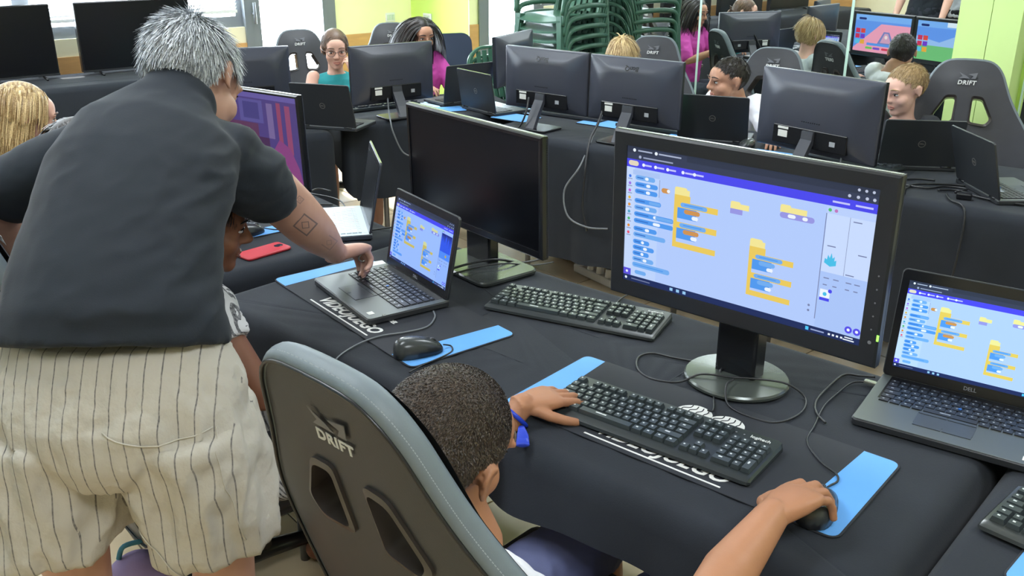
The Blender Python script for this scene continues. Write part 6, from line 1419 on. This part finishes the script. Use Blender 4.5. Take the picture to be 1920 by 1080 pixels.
m_lens = mat('spectacle_frame', srgb(120, 104, 100), 0.3, metal=0.3)
q = MB()
for sx in (-1, 1):
    q.tube([(sx*0.032+0.023*math.cos(2*PI*k/20), 0.104-0.003*abs(math.cos(2*PI*k/20)), -0.002+0.020*math.sin(2*PI*k/20)) for k in range(21)], 0.0017, 6); q.tube([(sx*0.055, 0.100, 0.004), (sx*0.078, 0.06, 0.006), (sx*0.082, -0.005, 0.006)], 0.0014, 6)
q.tube([(-0.009, 0.105, 0.002), (0.009, 0.105, 0.002)], 0.0017, 6); q.xf(TGM); q.build('glasses', m_lens, TG, True, world=True)
kid('girl with long dark hair in magenta, half hidden by a monitor', (-0.545, 5.72, 1.045), (0.55, -0.82, -0.15), (0.55, -0.83, 0), sk_f2, m_mag, hair_long(h_black, 15, 1200, 0.34), m_dkp, 0.93, browm=h_black)
kid('child with straight blond bowl hair behind the right grey monitor', (0.575, 5.00, 1.005), (-0.45, -0.85, -0.45), (-0.55, -0.83, 0), sk_pale, m_lgrey, hair_bowl(h_blond, 16), m_dkp, 0.92)
kid('boy with short black hair in a white shirt, looking left', (1.035, 4.53, 0.965), (-0.96, -0.26, -0.04), (-0.72, -0.70, 0), sk_f2, m_white_t, hair_short(h_black, 17, 0.022, 3000), m_dkp, 0.95, browm=h_black, shrug=0.045, hunch=0.05, rh=((0.98, 4.30, 0.80), (-0.2, -0.8, -0.2), (0, 0, 1)), lh=((1.17, 4.10, 0.795), (-0.3, -0.8, -0.1), (0, 0, 1)))
kid('boy with cropped blond hair in a black shirt at the right', (1.69, 4.05, 1.000), (-0.93, -0.36, -0.20), (-0.65, -0.76, 0), sk_pale, m_blk, hair_short(h_sand, 18, 0.022, 3000), m_dkp, 0.93, browm=h_sand)

# ---------------------------------------------------------------- adults standing at the side of the room
def adult(label, x, y, face, shirtm, pantm, hairf, skinm, s=1.0, sleeve=0.5):
    f = V(face).normalized(); r = V((f.y, -f.x, 0)); T = person('person', label, (x, y)); o = V((x, y, 0)); M = head_M(o+V((0, 0, 1.60*s))+f*0.02, f, s=1.0)
    bd = MB(); head_prims(bd, M); bd.cap_limb([o+V((0, 0, 1.55*s)), o+V((0, 0, 1.40*s))], [0.055, 0.06], 16)
    rows = [(0.86, 0.165, 0.115), (1.02, 0.145, 0.10), (1.22, 0.165, 0.11), (1.36, 0.165, 0.095), (1.43, 0.08, 0.065)]
    bd.sect([(o+V((0, 0, z*s)), r*(a*0.9), f*(b*0.9)) for z, a, b in rows], 24); st = MB(); st.sect([(o+V((0, 0, z*s)), r*(a*1.04), f*(b*1.04)) for z, a, b in rows], 24)
    pn = MB(); pn.sect([(o+V((0, 0, z*s)), r*a, f*b) for z, a, b in ((0.80, 0.17, 0.12), (0.94, 0.168, 0.118))], 24)
    for k in (-1, 1):
        sh = o+r*(k*0.175)+V((0, 0, 1.36*s)); e = sh+r*(k*0.05)+V((0, 0, -0.29)); w = e+f*0.12+V((0, 0, -0.22))
        bd.cap_limb([sh, e, e.lerp(w, 0.4), w], [0.05, 0.042, 0.042, 0.029], 16); hm = MB(); st.cap_limb([sh-r*(0.02*k), sh.lerp(e, sleeve+0.2)], [0.07, 0.062], 16)
        hand(bd, w, (w-e), r*k, 'R' if k > 0 else 'L', sc=1.0)
        hip = o+r*(k*0.09)+V((0, 0, 0.84*s)); an = o+r*(k*0.12)+V((0, 0, 0.08)); bd.cap_limb([hip, hip.lerp(an, 0.5), an], [0.08, 0.055, 0.038], 16); bd.cap_limb([an-V((0, 0, 0.04)), an+f*0.17-V((0, 0, 0.05))], [0.04, 0.03], 12); pn.cap_limb([hip, hip.lerp(an, 0.5), hip.lerp(an, 0.92)], [0.095, 0.075, 0.06], 18)
    co, fs = blob(bd, 0.007, 5); MB().add(co.tolist(), fs).build('body', skinm, T, True, world=True)
    addblob(T, 'shirt', st, 0.010, shirtm, 5, ((0.012, 12), dict(ridg=True))); addblob(T, 'trousers', pn, 0.012, pantm, 5); face_parts(T, M, h_brown); hairf(T, M); return T
adult('adult in a black t-shirt standing by the wall, seen only in the mirror', -2.92, 3.56, (0.8, 0.6, 0), m_shirtb, m_dkp, hair_short(h_brown, 21, 0.03, 2500), sk_f1)
adult('adult in a loose white shirt and black skirt, seen only in the mirror', -3.05, 3.16, (0.8, 0.6, 0), m_lgrey, m_blk, hair_long(h_brown, 22, 900, 0.25), sk_f1, 0.96, 0.9)
